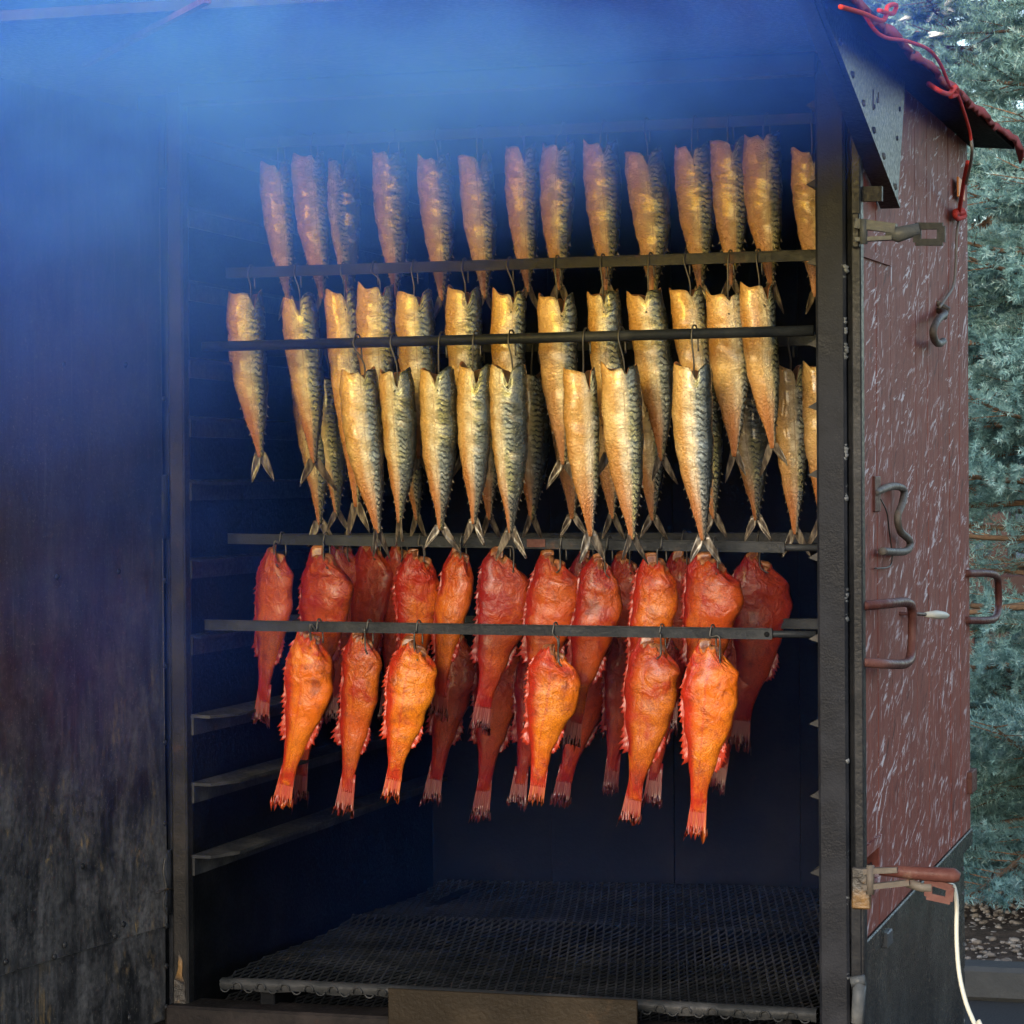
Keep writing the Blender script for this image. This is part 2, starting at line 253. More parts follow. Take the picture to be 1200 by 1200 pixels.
# ------------------------------------------------------------------ mesh helpers
def tag(o, label=None, cat=None, group=None, kind=None):
    if label: o['label'] = label
    if cat: o['category'] = cat
    if group: o['group'] = group
    if kind: o['kind'] = kind
    return o
def empty(name, loc=(0, 0, 0)):
    o = bpy.data.objects.new(name, None); o.empty_display_size = .05; col.objects.link(o); o.location = loc; return o
class MB:
    def __init__(s): s.v = []; s.f = []; s.mi = []; s.sm = []; s.at = {}
    def add(s, vs, fs, mi=0, smooth=False):
        o = len(s.v); s.v += [tuple(p) for p in vs]
        for f in fs: s.f.append(tuple(i+o for i in f)); s.mi.append(mi); s.sm.append(smooth)
        return s
    def box(s, a, b, mi=0):
        (x0, y0, z0), (x1, y1, z1) = a, b
        return s.add([(x0,y0,z0),(x1,y0,z0),(x1,y1,z0),(x0,y1,z0),(x0,y0,z1),(x1,y0,z1),(x1,y1,z1),(x0,y1,z1)],
                     [(0,3,2,1),(4,5,6,7),(0,1,5,4),(1,2,6,5),(2,3,7,6),(3,0,4,7)], mi)
    def bbox(s, a, b, bev=.003):           # box with chamfered edges
        a, b = Vector(map(min, a, b)), Vector(map(max, a, b)); c = (a+b)/2; h = (b-a)/2; bev = min(bev, *(x*.45 for x in h)); vs = {}; pts = []
        for sx in (-1, 1):
            for sy in (-1, 1):
                for sz in (-1, 1):
                    for ax in range(3):
                        q = Vector((sx*h.x, sy*h.y, sz*h.z))
                        for j, sg in enumerate((sx, sy, sz)):
                            if j != ax: q[j] -= sg*bev
                        vs[(sx, sy, sz, ax)] = len(pts); pts.append(c+q)
        fs = []
        for ax in range(3):
            i, j = [q for q in range(3) if q != ax]
            for sg in (-1, 1):
                quad = []
                for e, g in ((-1, -1), (1, -1), (1, 1), (-1, 1)):
                    kk = [0, 0, 0]; kk[ax] = sg; kk[i] = e; kk[j] = g; quad.append(vs[tuple(kk)+(ax,)])
                fs.append(quad)
            for e in (-1, 1):
                for g in (-1, 1):
                    k0 = [0, 0, 0]; k1 = [0, 0, 0]
                    k0[ax] = -1; k1[ax] = 1; k0[i] = k1[i] = e; k0[j] = k1[j] = g
                    fs.append([vs[tuple(k0)+(i,)], vs[tuple(k1)+(i,)], vs[tuple(k1)+(j,)], vs[tuple(k0)+(j,)]])
        for sx in (-1, 1):
            for sy in (-1, 1):
                for sz in (-1, 1): fs.append([vs[(sx, sy, sz, q)] for q in range(3)])
        return s.add(pts, fs)
    def obox(s, a, b, wdt, hgt, up=(0, 0, 1), mi=0):    # bar from a to b
        a = Vector(a); b = Vector(b); d = (b-a).normalized(); sx = d.cross(Vector(up)).normalized(); uz = sx.cross(d)
        vs = [p+sx*(i*wdt/2)+uz*(j*hgt/2) for p in (a, b) for i, j in ((-1,-1),(1,-1),(1,1),(-1,1))]
        return s.add(vs, [(0,3,2,1),(4,5,6,7),(0,1,5,4),(1,2,6,5),(2,3,7,6),(3,0,4,7)], mi)
    def tube(s, pts, r, n=8, mi=0, cap=True):
        pts = [Vector(p) for p in pts]; rs = r if isinstance(r, (list, tuple)) else [r]*len(pts); vs = []; prev = None
        for i, p in enumerate(pts):
            d = (pts[min(i+1, len(pts)-1)]-pts[max(i-1, 0)]).normalized()
            if prev is None: prev = d.orthogonal().normalized()
            u = (prev-d*prev.dot(d)); u = u.normalized() if u.length > 1e-6 else d.orthogonal().normalized(); prev = u; v = d.cross(u)
            vs += [p+(u*math.cos(2*math.pi*k/n)+v*math.sin(2*math.pi*k/n))*rs[i] for k in range(n)]
        fs = [(i*n+k, i*n+(k+1) % n, (i+1)*n+(k+1) % n, (i+1)*n+k) for i in range(len(pts)-1) for k in range(n)]
        if cap: fs += [tuple(range(n-1, -1, -1)), tuple((len(pts)-1)*n+k for k in range(n))]
        return s.add(vs, fs, mi, True)
    def prism(s, poly, off):               # polygon extruded by a vector
        off = Vector(off); n = len(poly); vs = [Vector(p) for p in poly]; vs += [p+off for p in vs]
        return s.add(vs, [tuple(range(n)), tuple(range(2*n-1, n-1, -1))]+[(i, i+n, (i+1) % n+n, (i+1) % n) for i in range(n)])
    def mesh(s, name, mats):
        me = bpy.data.meshes.new(name); me.from_pydata(s.v, [], s.f)
        for m in (mats if isinstance(mats, (list, tuple)) else [mats]): me.materials.append(M[m])
        me.polygons.foreach_set('material_index', s.mi); me.polygons.foreach_set('use_smooth', s.sm)
        for k, a in s.at.items():
            at_ = me.attributes.new(k, 'FLOAT', 'POINT'); at_.data.foreach_set('value', np.asarray(a, dtype=np.float32))
        me.update(); return me
    def build(s, name, mats, parent=None, fix=True):
        me = s.mesh(name, mats)
        if fix:
            import bmesh
            bm = bmesh.new(); bm.from_mesh(me); bmesh.ops.recalc_face_normals(bm, faces=bm.faces); bm.to_mesh(me); bm.free()
        o = bpy.data.objects.new(name, me); col.objects.link(o)
        if parent: o.parent = parent
        return o
def child(name, me, parent, loc=(0, 0, 0), rot=None):
    o = bpy.data.objects.new(name, me); col.objects.link(o); o.parent = parent; o.location = loc
    if rot: o.rotation_euler = rot
    return o
def smooth_path(pts, n=8):
    pts = [Vector(p) for p in pts]; P = [pts[0]]+pts+[pts[-1]]; out = []
    for i in range(1, len(P)-2):
        for k in range(n):
            t = k/n; a, b, c, d = P[i-1], P[i], P[i+1], P[i+2]
            out.append(.5*((2*b)+(c-a)*t+(2*a-5*b+4*c-d)*t*t+(3*b-a-3*c+d)*t**3))
    return out+[pts[-1]]
def bolt_mesh(name, r=.006, h=.004, mat='bolt_steel', axis='x'):
    m = MB(); vs = []; prof = ((1, 0), (.95, .5), (.6, .9))
    for rr, hh in prof:
        for k in range(8):
            a = k*math.pi/4; c, s_ = math.cos(a)*r*rr, math.sin(a)*r*rr
            vs.append({'x': (hh*h, c, s_), 'y': (c, -hh*h, s_)}[axis])
    fs = [(i*8+k, i*8+(k+1) % 8, i*8+8+(k+1) % 8, i*8+8+k) for i in range(2) for k in range(8)]+[tuple(range(16, 24))]
    m.add(vs, fs, 0, True); return m.mesh(name, mat)

# ------------------------------------------------------------------ ground
Wd, H0, HT = 1.0, .70, 2.08     # opening width, floor level, top of the opening
tag(MB().add([(-400, -400, 0), (400, -400, 0), (400, 400, 0), (-400, 400, 0)], [(0, 1, 2, 3)]).build('ground', 'asphalt'), kind='structure')
def bumpy_sheet(name, x0, x1, y0, y1, z, nx, ny, amp, mat):
    X, Y = np.meshgrid(np.linspace(x0, x1, nx), np.linspace(y0, y1, ny)); Z = z+amp*(np.sin(X*5.1+Y*2.3)+np.sin(Y*7.7-X*3.1))*.5+amp*.4*nrg.standard_normal(X.shape)
    m = MB(); m.add(list(zip(X.ravel(), Y.ravel(), Z.ravel())), [(j*nx+i, j*nx+i+1, (j+1)*nx+i+1, (j+1)*nx+i) for j in range(ny-1) for i in range(nx-1)], 0, True)
    return m.build(name, mat)
KY = 3.78
tag(bumpy_sheet('planting_bed', -3, 8, KY+.13, 9.2, .055, 110, 60, .015, 'soil'), kind='structure')
kb = empty('kerb', (0, KY, 0)); tag(kb, kind='structure')
for i in range(11):
    x = -3+i*1.0
    MB().bbox((x+.004, 0, 0), (x+.996, .13, .10+rng.uniform(-.004, .004)), .012).build('kerb_stone', 'concrete', kb)
# pebbles: nobody could count them
def pebbles():
    n = 12000; ico_v = []; t = (1+5**.5)/2
    base = np.array([(-1,t,0),(1,t,0),(-1,-t,0),(1,-t,0),(0,-1,t),(0,1,t),(0,-1,-t),(0,1,-t),(t,0,-1),(t,0,1),(-t,0,-1),(-t,0,1)], float); base /= np.linalg.norm(base[0])
    fc = np.array([(0,11,5),(0,5,1),(0,1,7),(0,7,10),(0,10,11),(1,5,9),(5,11,4),(11,10,2),(10,7,6),(7,1,8),(3,9,4),(3,4,2),(3,2,6),(3,6,8),(3,8,9),(4,9,5),(2,4,11),(6,2,10),(8,6,7),(9,8,1)])
    cx = nrg.uniform(-.2, 2.6, n); cyy = KY+.14+nrg.random(n)**.8*3.4; s = .0045+.012*nrg.random(n)**2.2
    a = nrg.uniform(0, 6.28, n); st = nrg.uniform(.7, 1.4, n)
    V = base[None]*(1+.25*nrg.standard_normal((n, 12, 1))*.6); V = V*s[:, None, None]*np.stack([st, np.ones(n), np.full(n, .6)], 1)[:, None]
    ca, sa = np.cos(a)[:, None], np.sin(a)[:, None]; x = V[..., 0]*ca-V[..., 1]*sa+cx[:, None]; y = V[..., 0]*sa+V[..., 1]*ca+cyy[:, None]; z = V[..., 2]+.060+nrg.random(n)[:, None]*.012
    V = np.stack([x, y, z], -1).reshape(-1, 3); Fa = (fc[None]+12*np.arange(n)[:, None, None]).reshape(-1, 3)
    me = bpy.data.meshes.new('pebbles'); me.from_pydata(V.tolist(), [], Fa.tolist()); me.materials.append(M['pebble'])
    me.polygons.foreach_set('use_smooth', [True]*len(me.polygons))
    q = me.attributes.new('fh', 'FLOAT', 'POINT'); q.data.foreach_set('value', np.repeat(nrg.random(n), 12).astype(np.float32))
    o = bpy.data.objects.new('pebbles', me); col.objects.link(o)
    tag(o, 'pale and grey pebbles scattered over the dark soil bed', 'gravel', kind='stuff')
pebbles()

# ------------------------------------------------------------------ the smoker cabinet
cab = empty('fish_smoker', (0, 0, 0))
tag(cab, 'black steel fish smoking cabinet with red painted side and open door', 'smoker')
DEP = 1.34
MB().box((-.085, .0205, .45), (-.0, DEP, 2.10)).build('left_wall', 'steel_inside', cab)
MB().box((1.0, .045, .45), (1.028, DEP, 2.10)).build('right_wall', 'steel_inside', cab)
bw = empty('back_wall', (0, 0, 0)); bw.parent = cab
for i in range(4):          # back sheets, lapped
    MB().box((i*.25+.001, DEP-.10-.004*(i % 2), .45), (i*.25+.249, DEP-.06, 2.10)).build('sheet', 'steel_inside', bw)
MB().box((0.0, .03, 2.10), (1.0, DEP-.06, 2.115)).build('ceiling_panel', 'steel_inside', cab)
MB().bbox((-.006, -.008, HT), (1.006, .03, 2.112), .004).build('header_beam', 'steel', cab)
post = MB().bbox((1.0, 0, .12), (1.0445, .045, 2.10), .004).build('corner_post', 'tar_post', cab)
jamb = MB().bbox((-.026, -.006, .50), (0, .02, 2.10), .003).build('door_jamb', 'jamb_steel', cab)
MB().box((-.034, -.002, .50), (-.027, .018, 2.09)).build('hinge_strip', 'steel', cab)
for z in (.86, 1.45, 2.0): MB().tube([(-.034, -.012, z-.05), (-.034, -.012, z+.05)], .009, 10).build('hinge', 'steel', cab)
# tar drips / ochre stain at the jamb foot
m = MB(); m.prism([(-.024, -.0075, .655), (-.004, -.0075, .66), (-.005, -.0075, .70), (-.010, -.0075, .712), (-.009, -.0075, .735), (-.015, -.0075, .752), (-.017, -.0075, .72), (-.023, -.0075, .705)], (0, .0035, 0)); m.build('tar_stain', 'ochre', cab)
# side flange beside the post
MB().box((1.046, .012, .12), (1.052, .040, 2.06)).build('groove_strip', 'steel_inside', cab)
MB().bbox((1.052, .006, .12), (1.0665, .034, 2.045), .002).build('side_flange', 'steel_post', cab)
for v in (318, 383, 412, 531, 577, 698, 730, 884, 1004, 1060, 1150):
    p = at(991, v, .01); m = MB()
    for q in range(5): m.tube([(p.x+rng.uniform(-.006, .004), .006, p.z+q*.005-.012), (p.x+rng.uniform(-.006, .004), .004, p.z+q*.005-.006)], rng.uniform(.003, .0048), 6)
    m.build('weld_bead', 'bolt_steel', cab)
# rails on both inner walls
RZ = [.8998, 1.0142, 1.1218, 1.2602-.012, 1.3810-.012, 1.4923, 1.5929, 1.7000-.014, 1.8137-.006, 1.9235, at(620, 154, .26).z-.0085]
for z in RZ:
    m = MB(); wd = .046 if z < 1.2 else .020
    m.prism([(0, .012, z), (wd*.55, .03, z-.003), (wd, .10, z-.004), (wd, 1.2, z-.004), (0, 1.2, z)], (0, 0, -.005)); m.prism([(0, .014, z-.005), (.004, .014, z-.005), (.004, 1.2, z-.005), (0, 1.2, z-.005)], (0, 0, -.028))
    m.build('shelf_rail', 'rail_steel' if z < 1.2 else 'steel', cab)
    m = MB(); m.prism([(1.0, .046, z+.012), (1.0-.021, .046, z), (1.0, .046, z-.007)], (0, 1.1, 0)); m.build('shelf_rail', 'rail_steel', cab)
# sill and lower body
m = MB(); m.bbox((-.03, -.03, .585), (1.0, .045, .668), .004); m.build('sill_beam', 'sill_iron', cab)
MB().bbox((-.028, .0, .08), (1.0, .03, .583), .002).build('firebox_front', 'sheet_grey', cab)
MB().box((-.03, .05, .08), (-.022, DEP, .449)).build('firebox_side', 'sheet_grey', cab)
MB().box((0, DEP-.07, .08), (1.0, DEP-.062, .449)).build('firebox_back', 'sheet_grey', cab)
MB().box((0, .05, .50), (1.0, DEP-.11, .51)).build('firebox_ash_plate', 'steel_inside', cab)
for x, y in ((-.02, .03), (1.0, .05), (-.02, 1.28), (1.0, 1.28)): MB().bbox((x, y, 0), (x+.04, y+.04, .1195), .003).build('foot', 'steel', cab)
for i in range(3):          # lower side cladding: thin grey sheet, slightly dished
    pass
X, Y = np.meshgrid(np.linspace(0, 1, 20), np.linspace(0, 1, 16)); ys = .035+X*1.30; zs = .10+Y*.80; xs = 1.050+.006*np.sin(X*6.3*1.3+.5)*np.sin(Y*3.1)
m = MB(); nx, ny = 20, 16
front = list(zip(xs.ravel(), ys.ravel(), zs.ravel())); m.add(front, [(j*nx+i, j*nx+i+1, (j+1)*nx+i+1, (j+1)*nx+i) for j in range(ny-1) for i in range(nx-1)], 0, True)
back = [(x-.006-.012, y, z) for x, y, z in front]; m.add(back, [(j*nx+i, (j+1)*nx+i, (j+1)*nx+i+1, j*nx+i+1) for j in range(ny-1) for i in range(nx-1)], 0, True)
m.build('lower_sheet', 'sheet_grey', cab, fix=False)
pp = atx(1109, 1150, 1.056)
for z in np.linspace(.14, .78, 14): child('rivet', bolt_mesh('rivet', .005, .004), cab, (1.052, 1.315, z))
# red painted side of upright boards
rp = empty('red_side_panel', (0, 0, 0)); rp.parent = cab
zb, zt, nb = .803, 2.118, 9; y0, y1 = .036, 1.365; bwid = (y1-y0)/nb
for i in range(nb):
    a, b = y0+i*bwid, y0+(i+1)*bwid; zz = zb
    m = MB(); xo = 1.0618+rng.uniform(-.0008, .0008)
    if i == 0: m.bbox((1.034, a, .925), (xo, b-.0007, zt), .0015); m.bbox((1.034, a, zb), (xo, b-.0007, .878), .0015)
    else: m.bbox((1.034, a+.0007, zb), (xo, b-.0007, zt+.018*(i/8.)), .0015)
    m.build('board', 'red_paint', rp)
MB().bbox((1.034, y0-.012, .93), (1.0605, y0-.0005, 2.04), .002).build('edge_strip', 'concrete', rp)
# notch trim above the lower latch, dark angle strip under the boards
MB().obox((1.064, .032, .935), (1.064, .185, .935), .004, .016).build('notch_trim', 'red_paint', cab)
MB().bbox((1.053, .022, .770), (1.0655, 1.375, .8025), .002).build('bottom_angle', 'sheet_grey', cab)
MB().bbox((1.046, .004, .735), (1.0625, .0345, .87), .002).build('angle_end', 'steel', cab)
p = atx(1034, 1100, 1.06); MB().bbox((1.060, p.y-.02, p.z-.012), (1.072, p.y+.03, p.z+.012), .002).build('clip', 'bolt_steel', cab)
m = MB(); q = at(1005, 1150, .004); m.tube([(q.x, 0, q.z-.06), (q.x+.004, -.002, q.z)], .010, 8); m.tube([(q.x-.008, -.004, q.z), (q.x+.012, -.004, q.z+.004)], .008, 8); m.build('hinge_pin', 'bolt_steel', cab)

# canopy roof with red roofing edge
RX0, RX1, RY0, RY1 = -.42, 1.152, -.66, 1.44
rf = empty('roof', (0, 0, 0)); rf.parent = cab
def roof_z(y): return 2.098 + .030*(y-RY0)/(RY1-RY0)
m = MB(); nx = 1
zs = [(RY0, 2.102), (-.008, 2.1125)]
m.prism([(RX0, RY0, 2.104), (1.075, RY0, 2.104), (1.075, -.009, 2.112), (RX0, -.009, 2.112)], (0, 0, .014)); m.build('canopy_sheet', 'steel', rf)
m = MB(); m.prism([(1.0625, -.60, 2.112), (1.148, -.60, 2.080), (1.148, 1.42, 2.128), (1.0625, 1.42, 2.135)], (0, 0, .012)); m.build('eave_board', 'steel_inside', rf)
# roofing felt: ragged wavy outer edge, curled back corner
n = 120; m = MB(); vs = []
for i in range(n):
    t = i/(n-1); y = RY0-.02+t*(RY1-RY0+.03); z = 2.077+.062*t
    rag = .004*math.sin(i*.31)+.003*math.sin(i*.83)+rng.uniform(-.0016, .0016); ed = 1.158+rag; dz = -.012+rng.uniform(-.003, .003)
    if t > .90: q = (t-.90)/.10; dz -= .030*q*q; ed += .022*math.sin(q*1.9)-.014*q
    for x, zz in ((.35, z+.10), (.85, z+.062), (1.06, z+.038), (ed-.012, z+.012), (ed, z+dz+.008), (ed-.004, z+dz+.004), (ed-.016, z+.007), (1.06, z+.032), (.35, z+.094)): vs.append((x, y, zz))
m.add(vs, [(i*9+k, i*9+k+1, i*9+10+k, i*9+9+k) for i in range(n-1) for k in range(8)], 0, True); m.build('roofing_felt', 'red_felt', rf)
m = MB(); m.prism([(RX0, RY0+.005, 2.119), (.40, RY0+.005, 2.20), (.40, RY1, 2.26), (RX0, RY1, 2.165)], (0, 0, .008)); m.prism([(.40, RY0+.005, 2.20), (1.09, RY0+.005, 2.119), (1.09, RY1, 2.185), (.40, RY1, 2.26)], (0, 0, .008)); m.build('top_sheet', 'steel', rf)
a, b = atz(100, 75, 2.098), atz(243, 0, 2.098); MB().obox(a, b, .010, .008).build('rusty_brace', 'red_iron', rf)
# wing plate with bolted angle iron
wx = 1.088
P1, P2, P3 = atx(950, -14, wx), atx(1049, 240, wx), atx(1058, 92, wx); P0 = Vector((wx, P1.y, P3.z+.03)); P3b = Vector((wx, P3.y, 2.105))
wg = empty('wing_plate', (0, 0, 0)); wg.parent = cab
m = MB(); m.prism([P1, P2, P3b, Vector((wx, P1.y, 2.101))], (.004, 0, 0)); m.build('plate', 'wing_sheet', wg)
d = (P2-P1).normalized(); m = MB(); m.obox(P1-d*.02+Vector((-.008, 0, 0)), P2+d*.006+Vector((-.008, 0, 0)), .030, .007); m.build('angle_iron', 'steel_post', wg)
for t in (.12, .26, .40, .53, .66, .79, .95):
    p = P1.lerp(P2, t)+Vector((.004, .004, .014)); child('bolt', bolt_mesh('bolt', .0055, .005), wg, p)
for u, v in ((1024, 125), (1028, 118), (1054, 128), (1051, 162)):
    p = atx(u, v, wx+.004); child('bolt', bolt_mesh('bolt', .004, .003), wg, p)
for u, v, l in ((1023, 105, 24), (1029, 108, 12)):
    p, q = atx(u, v, wx+.004), atx(u, v+l, wx+.004); MB().tube([p, q], [.0012, .0022], 6).build('drip', 'old_iron', wg)
a, b = at(1001, 228, .03), at(1034, 227, .03); MB().obox(a, b, .012, .022).build('bracket', 'steel', cab)
# toggle latches (top one is bare steel, the lower one painted red)
def latch(name, label, lines, mats):
    e = empty(name, (0, 0, 0)); e.parent = cab; e['label'] = label; return e
lt = latch('latch', 'grey steel toggle latch with square loop', 0, 0)
Y = -.004
def P(u, v, y=Y): return at(u, v, y)
MB().bbox(P(999, 291, .006), P(1007, 249, -.003), .002).build('plate', 'steel_post', lt)
m = MB(); m.obox(P(1003, 262), P(1050, 268), .022, .014); m.obox(P(1003, 281), P(1046, 279), .020, .006); m.build('lever', 'bolt_steel', lt)
MB().tube([P(1040, 271), P(1052, 275), P(1078, 268)], [.010, .012, .009], 10).build('arm', 'bolt_steel', lt)
m = MB()
for a, b in (((1073, 265), (1105, 265)), ((1073, 284), (1105, 284)), ((1075, 265), (1075, 284)), ((1103, 265), (1103, 284))): m.obox(P(*a), P(*b), .010+.0016*(a[0] == b[0]), .006+.0012*(a[0] == b[0]), (0, 1, 0))
m.build('loop', 'steel_bar', lt)
MB().tube([P(1012, 257, -.012), P(1012, 286, -.012)], .006, 8).build('pin', 'bolt_steel', lt)
MB().prism([atx(1008, 288, 1.063), atx(1042, 305, 1.063), atx(1043, 312, 1.063), atx(1008, 300, 1.063)], (.003, 0, 0)).build('striker_plate', 'red_paint', cab)
lb = latch('latch', 'rusty red painted toggle latch with long lever', 0, 0)
MB().bbox(P(999, 1064, .006), P(1020, 1017, -.003), .002).build('plate', 'ochre', lb)
MB().tube([P(1030, 1021), P(1050, 1021), P(1085, 1024), P(1118, 1026), P(1125, 1028)], [.006, .009, .0105, .011, .006], 12).build('lever', 'red_iron', lb)
m = MB(); m.obox(P(1012, 1021, -.01), P(1052, 1019, -.01), .014, .008); m.obox(P(1012, 1040, -.01), P(1066, 1034, -.01), .014, .008); m.tube([P(1062, 1034), P(1080, 1040), P(1092, 1040)], .007, 8); m.build('arm', 'old_iron', lb)
m = MB()
for a, b in (((1086, 1032), (1116, 1041)), ((1086, 1050), (1114, 1056)), ((1088, 1032), (1088, 1050)), ((1114, 1040), (1112, 1056))): m.obox(P(*a), P(*b), .010+.0016*(abs(a[0]-b[0]) < 5), .005+.0012*(abs(a[0]-b[0]) < 5), (0, 1, 0))
m.build('loop', 'red_iron', lb)
MB().tube([P(1020, 1014, -.014), P(1020, 1048, -.014)], .006, 8).build('pin', 'old_iron', lb)
# hooks, handles, peg on the red side
px = 1.062
def S(u, v, o=.0): q = atx(u, v, px); return q+Vector((o, 0, 0))
MB().tube(smooth_path([S(1098, 364, .004), S(1094, 368, .02), S(1080, 375, .028), S(1074, 388, .028), S(1078, 400, .026), S(1086, 403, .022), S(1092, 400, .02)], 6), .0065, 8).build('hook', 'old_iron', cab)
MB().tube([S(1098, 355, 0), S(1102, 362, .014), S(1099, 372, .012)], .005, 7).build('hook_eye', 'old_iron', cab)
hk = MB().tube(smooth_path([S(1024, 578, 0), S(1036, 570, .012), S(1047, 574, .016), S(1044, 590, .018), S(1040, 605, .016), S(1043, 622, .016), S(1053, 634, .018), S(1048, 646, .018), S(1024, 646, .012)], 6), .006, 8).build('hook', 'old_iron', cab)
MB().bbox((1.0605, S(1023, 560).y, S(1023, 600).z), (1.065, S(1030, 560).y, S(1030, 558).z), .001).build('hook_plate', 'red_iron', cab)
MB().tube(smooth_path([S(1026, 585, .008), S(1030, 600, .012), S(1036, 622, .008), S(1038, 650, .01), S(1036, 664, .008), S(1022, 666, .004)], 5), .0012, 5).build('loose_wire', 'wire', cab)
def handle(pts): MB().tube(smooth_path(pts, 5), .0075, 9).build('handle', 'red_iron', cab)
handle([S(1010, 710, 0), S(1018, 707, .03), S(1034, 706, .038), S(1039, 718, .04), S(1038, 764, .04), S(1032, 777, .038), S(1016, 778, .03), S(1010, 776, 0)])
handle([S(1131, 672, 0), S(1140, 672, .03), S(1148, 676, .034), S(1150, 690, .034), S(1150, 712, .034), S(1146, 724, .034), S(1138, 727, .03), S(1131, 727, 0)])
pg = MB().tube([S(1054, 719, 0), S(1069, 720, .028)], .003, 7).build('peg', 'red_iron', cab)
MB().tube([S(1067, 720, .024), S(1072, 720, .036), S(1076, 721, .044), S(1079, 721, .047)], [.004, .0075, .0065, .002], 8).build('knob', 'white_cable', pg)
MB().bbox(S(1133, 905, -.004), S(1139, 925, .01), .001).build('hinge', 'red_iron', cab)

# open door, swung towards the viewer
dh = Vector((-.036, -.010, 0)); dd = (Vector((-.100, -.45, 0))-Vector((-.046, 0, 0))).normalized(); dn = Vector((-dd.y, dd.x, 0))   # dn points into the doorway side
if dn.x < 0: dn = -dn
dr = empty('door', dh); dr.parent = cab; dr.rotation_euler = (0, 0, math.atan2(dd.y, dd.x))
sgn = 1 if (Matrix.Rotation(math.atan2(dd.y, dd.x), 3, 'Z') @ Vector((0, 1, 0))).dot(dn) > 0 else -1
def db(name, a, b, mat, bev=.002):
    a = (a[0], min(a[1]*sgn, b[1]*sgn), a[2]); b2 = (b[0], max(a[1], b[1]*sgn), b[2])
    return MB().bbox((a[0], min(a[1], b[1]*sgn), a[2]), b2, bev).build(name, mat, dr)
DZ0, DZ1, DL = .640, 2.066, 1.04
MB().bbox((.004, min(-.046*sgn, -.004*sgn), DZ0), (DL, max(-.046*sgn, -.004*sgn), DZ1), .002).build('door_core', 'steel', dr)
def dsheet(name, z0, z1, y_in, y_out, x0=.008, x1=DL-.006, drop=0):
    nx, nz = 26, 22; X, Z = np.meshgrid(np.linspace(x0, x1, nx), np.linspace(z0, z1, nz))
    Yo = y_out + .0016*np.sin(X*7+Z*3)+.0012*np.sin(Z*9-X*4)
    m = MB(); m.add([(x, y*sgn, z) for x, y, z in zip(X.ravel(), Yo.ravel(), Z.ravel())], [(j*nx+i, j*nx+i+1, (j+1)*nx+i+1, (j+1)*nx+i) for j in range(nz-1) for i in range(nx-1)], 0, True)
    e = [j for j in range(nx)]; m.add([(x, y*sgn, z0) for x in (x0, x1) for y in (y_in, y_out)], [(0, 1, 3, 2)]); m.add([(x0, y*sgn, z) for z in (z0, z1) for y in (y_in, y_out)], [(0, 1, 3, 2)])
    return m.build(name, 'door_sheet', dr, fix=False)
dsheet('upper_sheet', .792, DZ1-.004, -.004, .0062)
dsheet('lower_sheet', DZ0+.004, .803, -.004, .0022)
def dpt(u, v):
    q = atplane(u, v, dh+dn*.004, dn); l = q-dh; return (l.dot(dd), .0065*sgn, q.z)
rv = bolt_mesh('rivet', .0048, .0035, 'steel_post', 'y')
if sgn > 0:
    for v_ in rv.vertices: v_.co.y *= -1
for u, v in ((72, 427), (145, 428), (65, 676), (137, 670), (5, 1127), (62, 1121), (74, 1107), (133, 1097), (143, 1083), (190, 468), (191, 590), (191, 680), (191, 780), (191, 870), (191, 965), (193, 1060), (193, 1085), (193, 1132), (193, 1180), (150, 1192), (95, 1015)):
    child('rivet', rv, dr, dpt(u, v))
for z in np.arange(.75, 2.05, .21): child('rivet', rv, dr, (.86, .0065*sgn, z)); child('rivet', rv, dr, (.6, .0065*sgn, z))
ww = [Vector(dpt(u, v))+Vector((0, .003*sgn, 0)) for u, v in ((190, 1005), (188, 1022), (191, 1040), (188, 1060), (193, 1072))]
MB().tube(smooth_path(ww, 5), .0014, 5).build('bent_wire', 'rail_steel', dr)
ww = [Vector(dpt(u, v))+Vector((0, .004*sgn, 0)) for u, v in ((180, 1046), (191, 1042), (200, 1041))]; MB().tube(ww, .0014, 5).build('bent_wire', 'ochre', dr)
hd = [(DL-.09, -.046*sgn, 1.5), (DL-.09, -.085*sgn, 1.5), (DL-.09, -.085*sgn, 1.3), (DL-.09, -.046*sgn, 1.3)]; MB().tube(hd, .008, 8).build('handle', 'red_iron', dr)

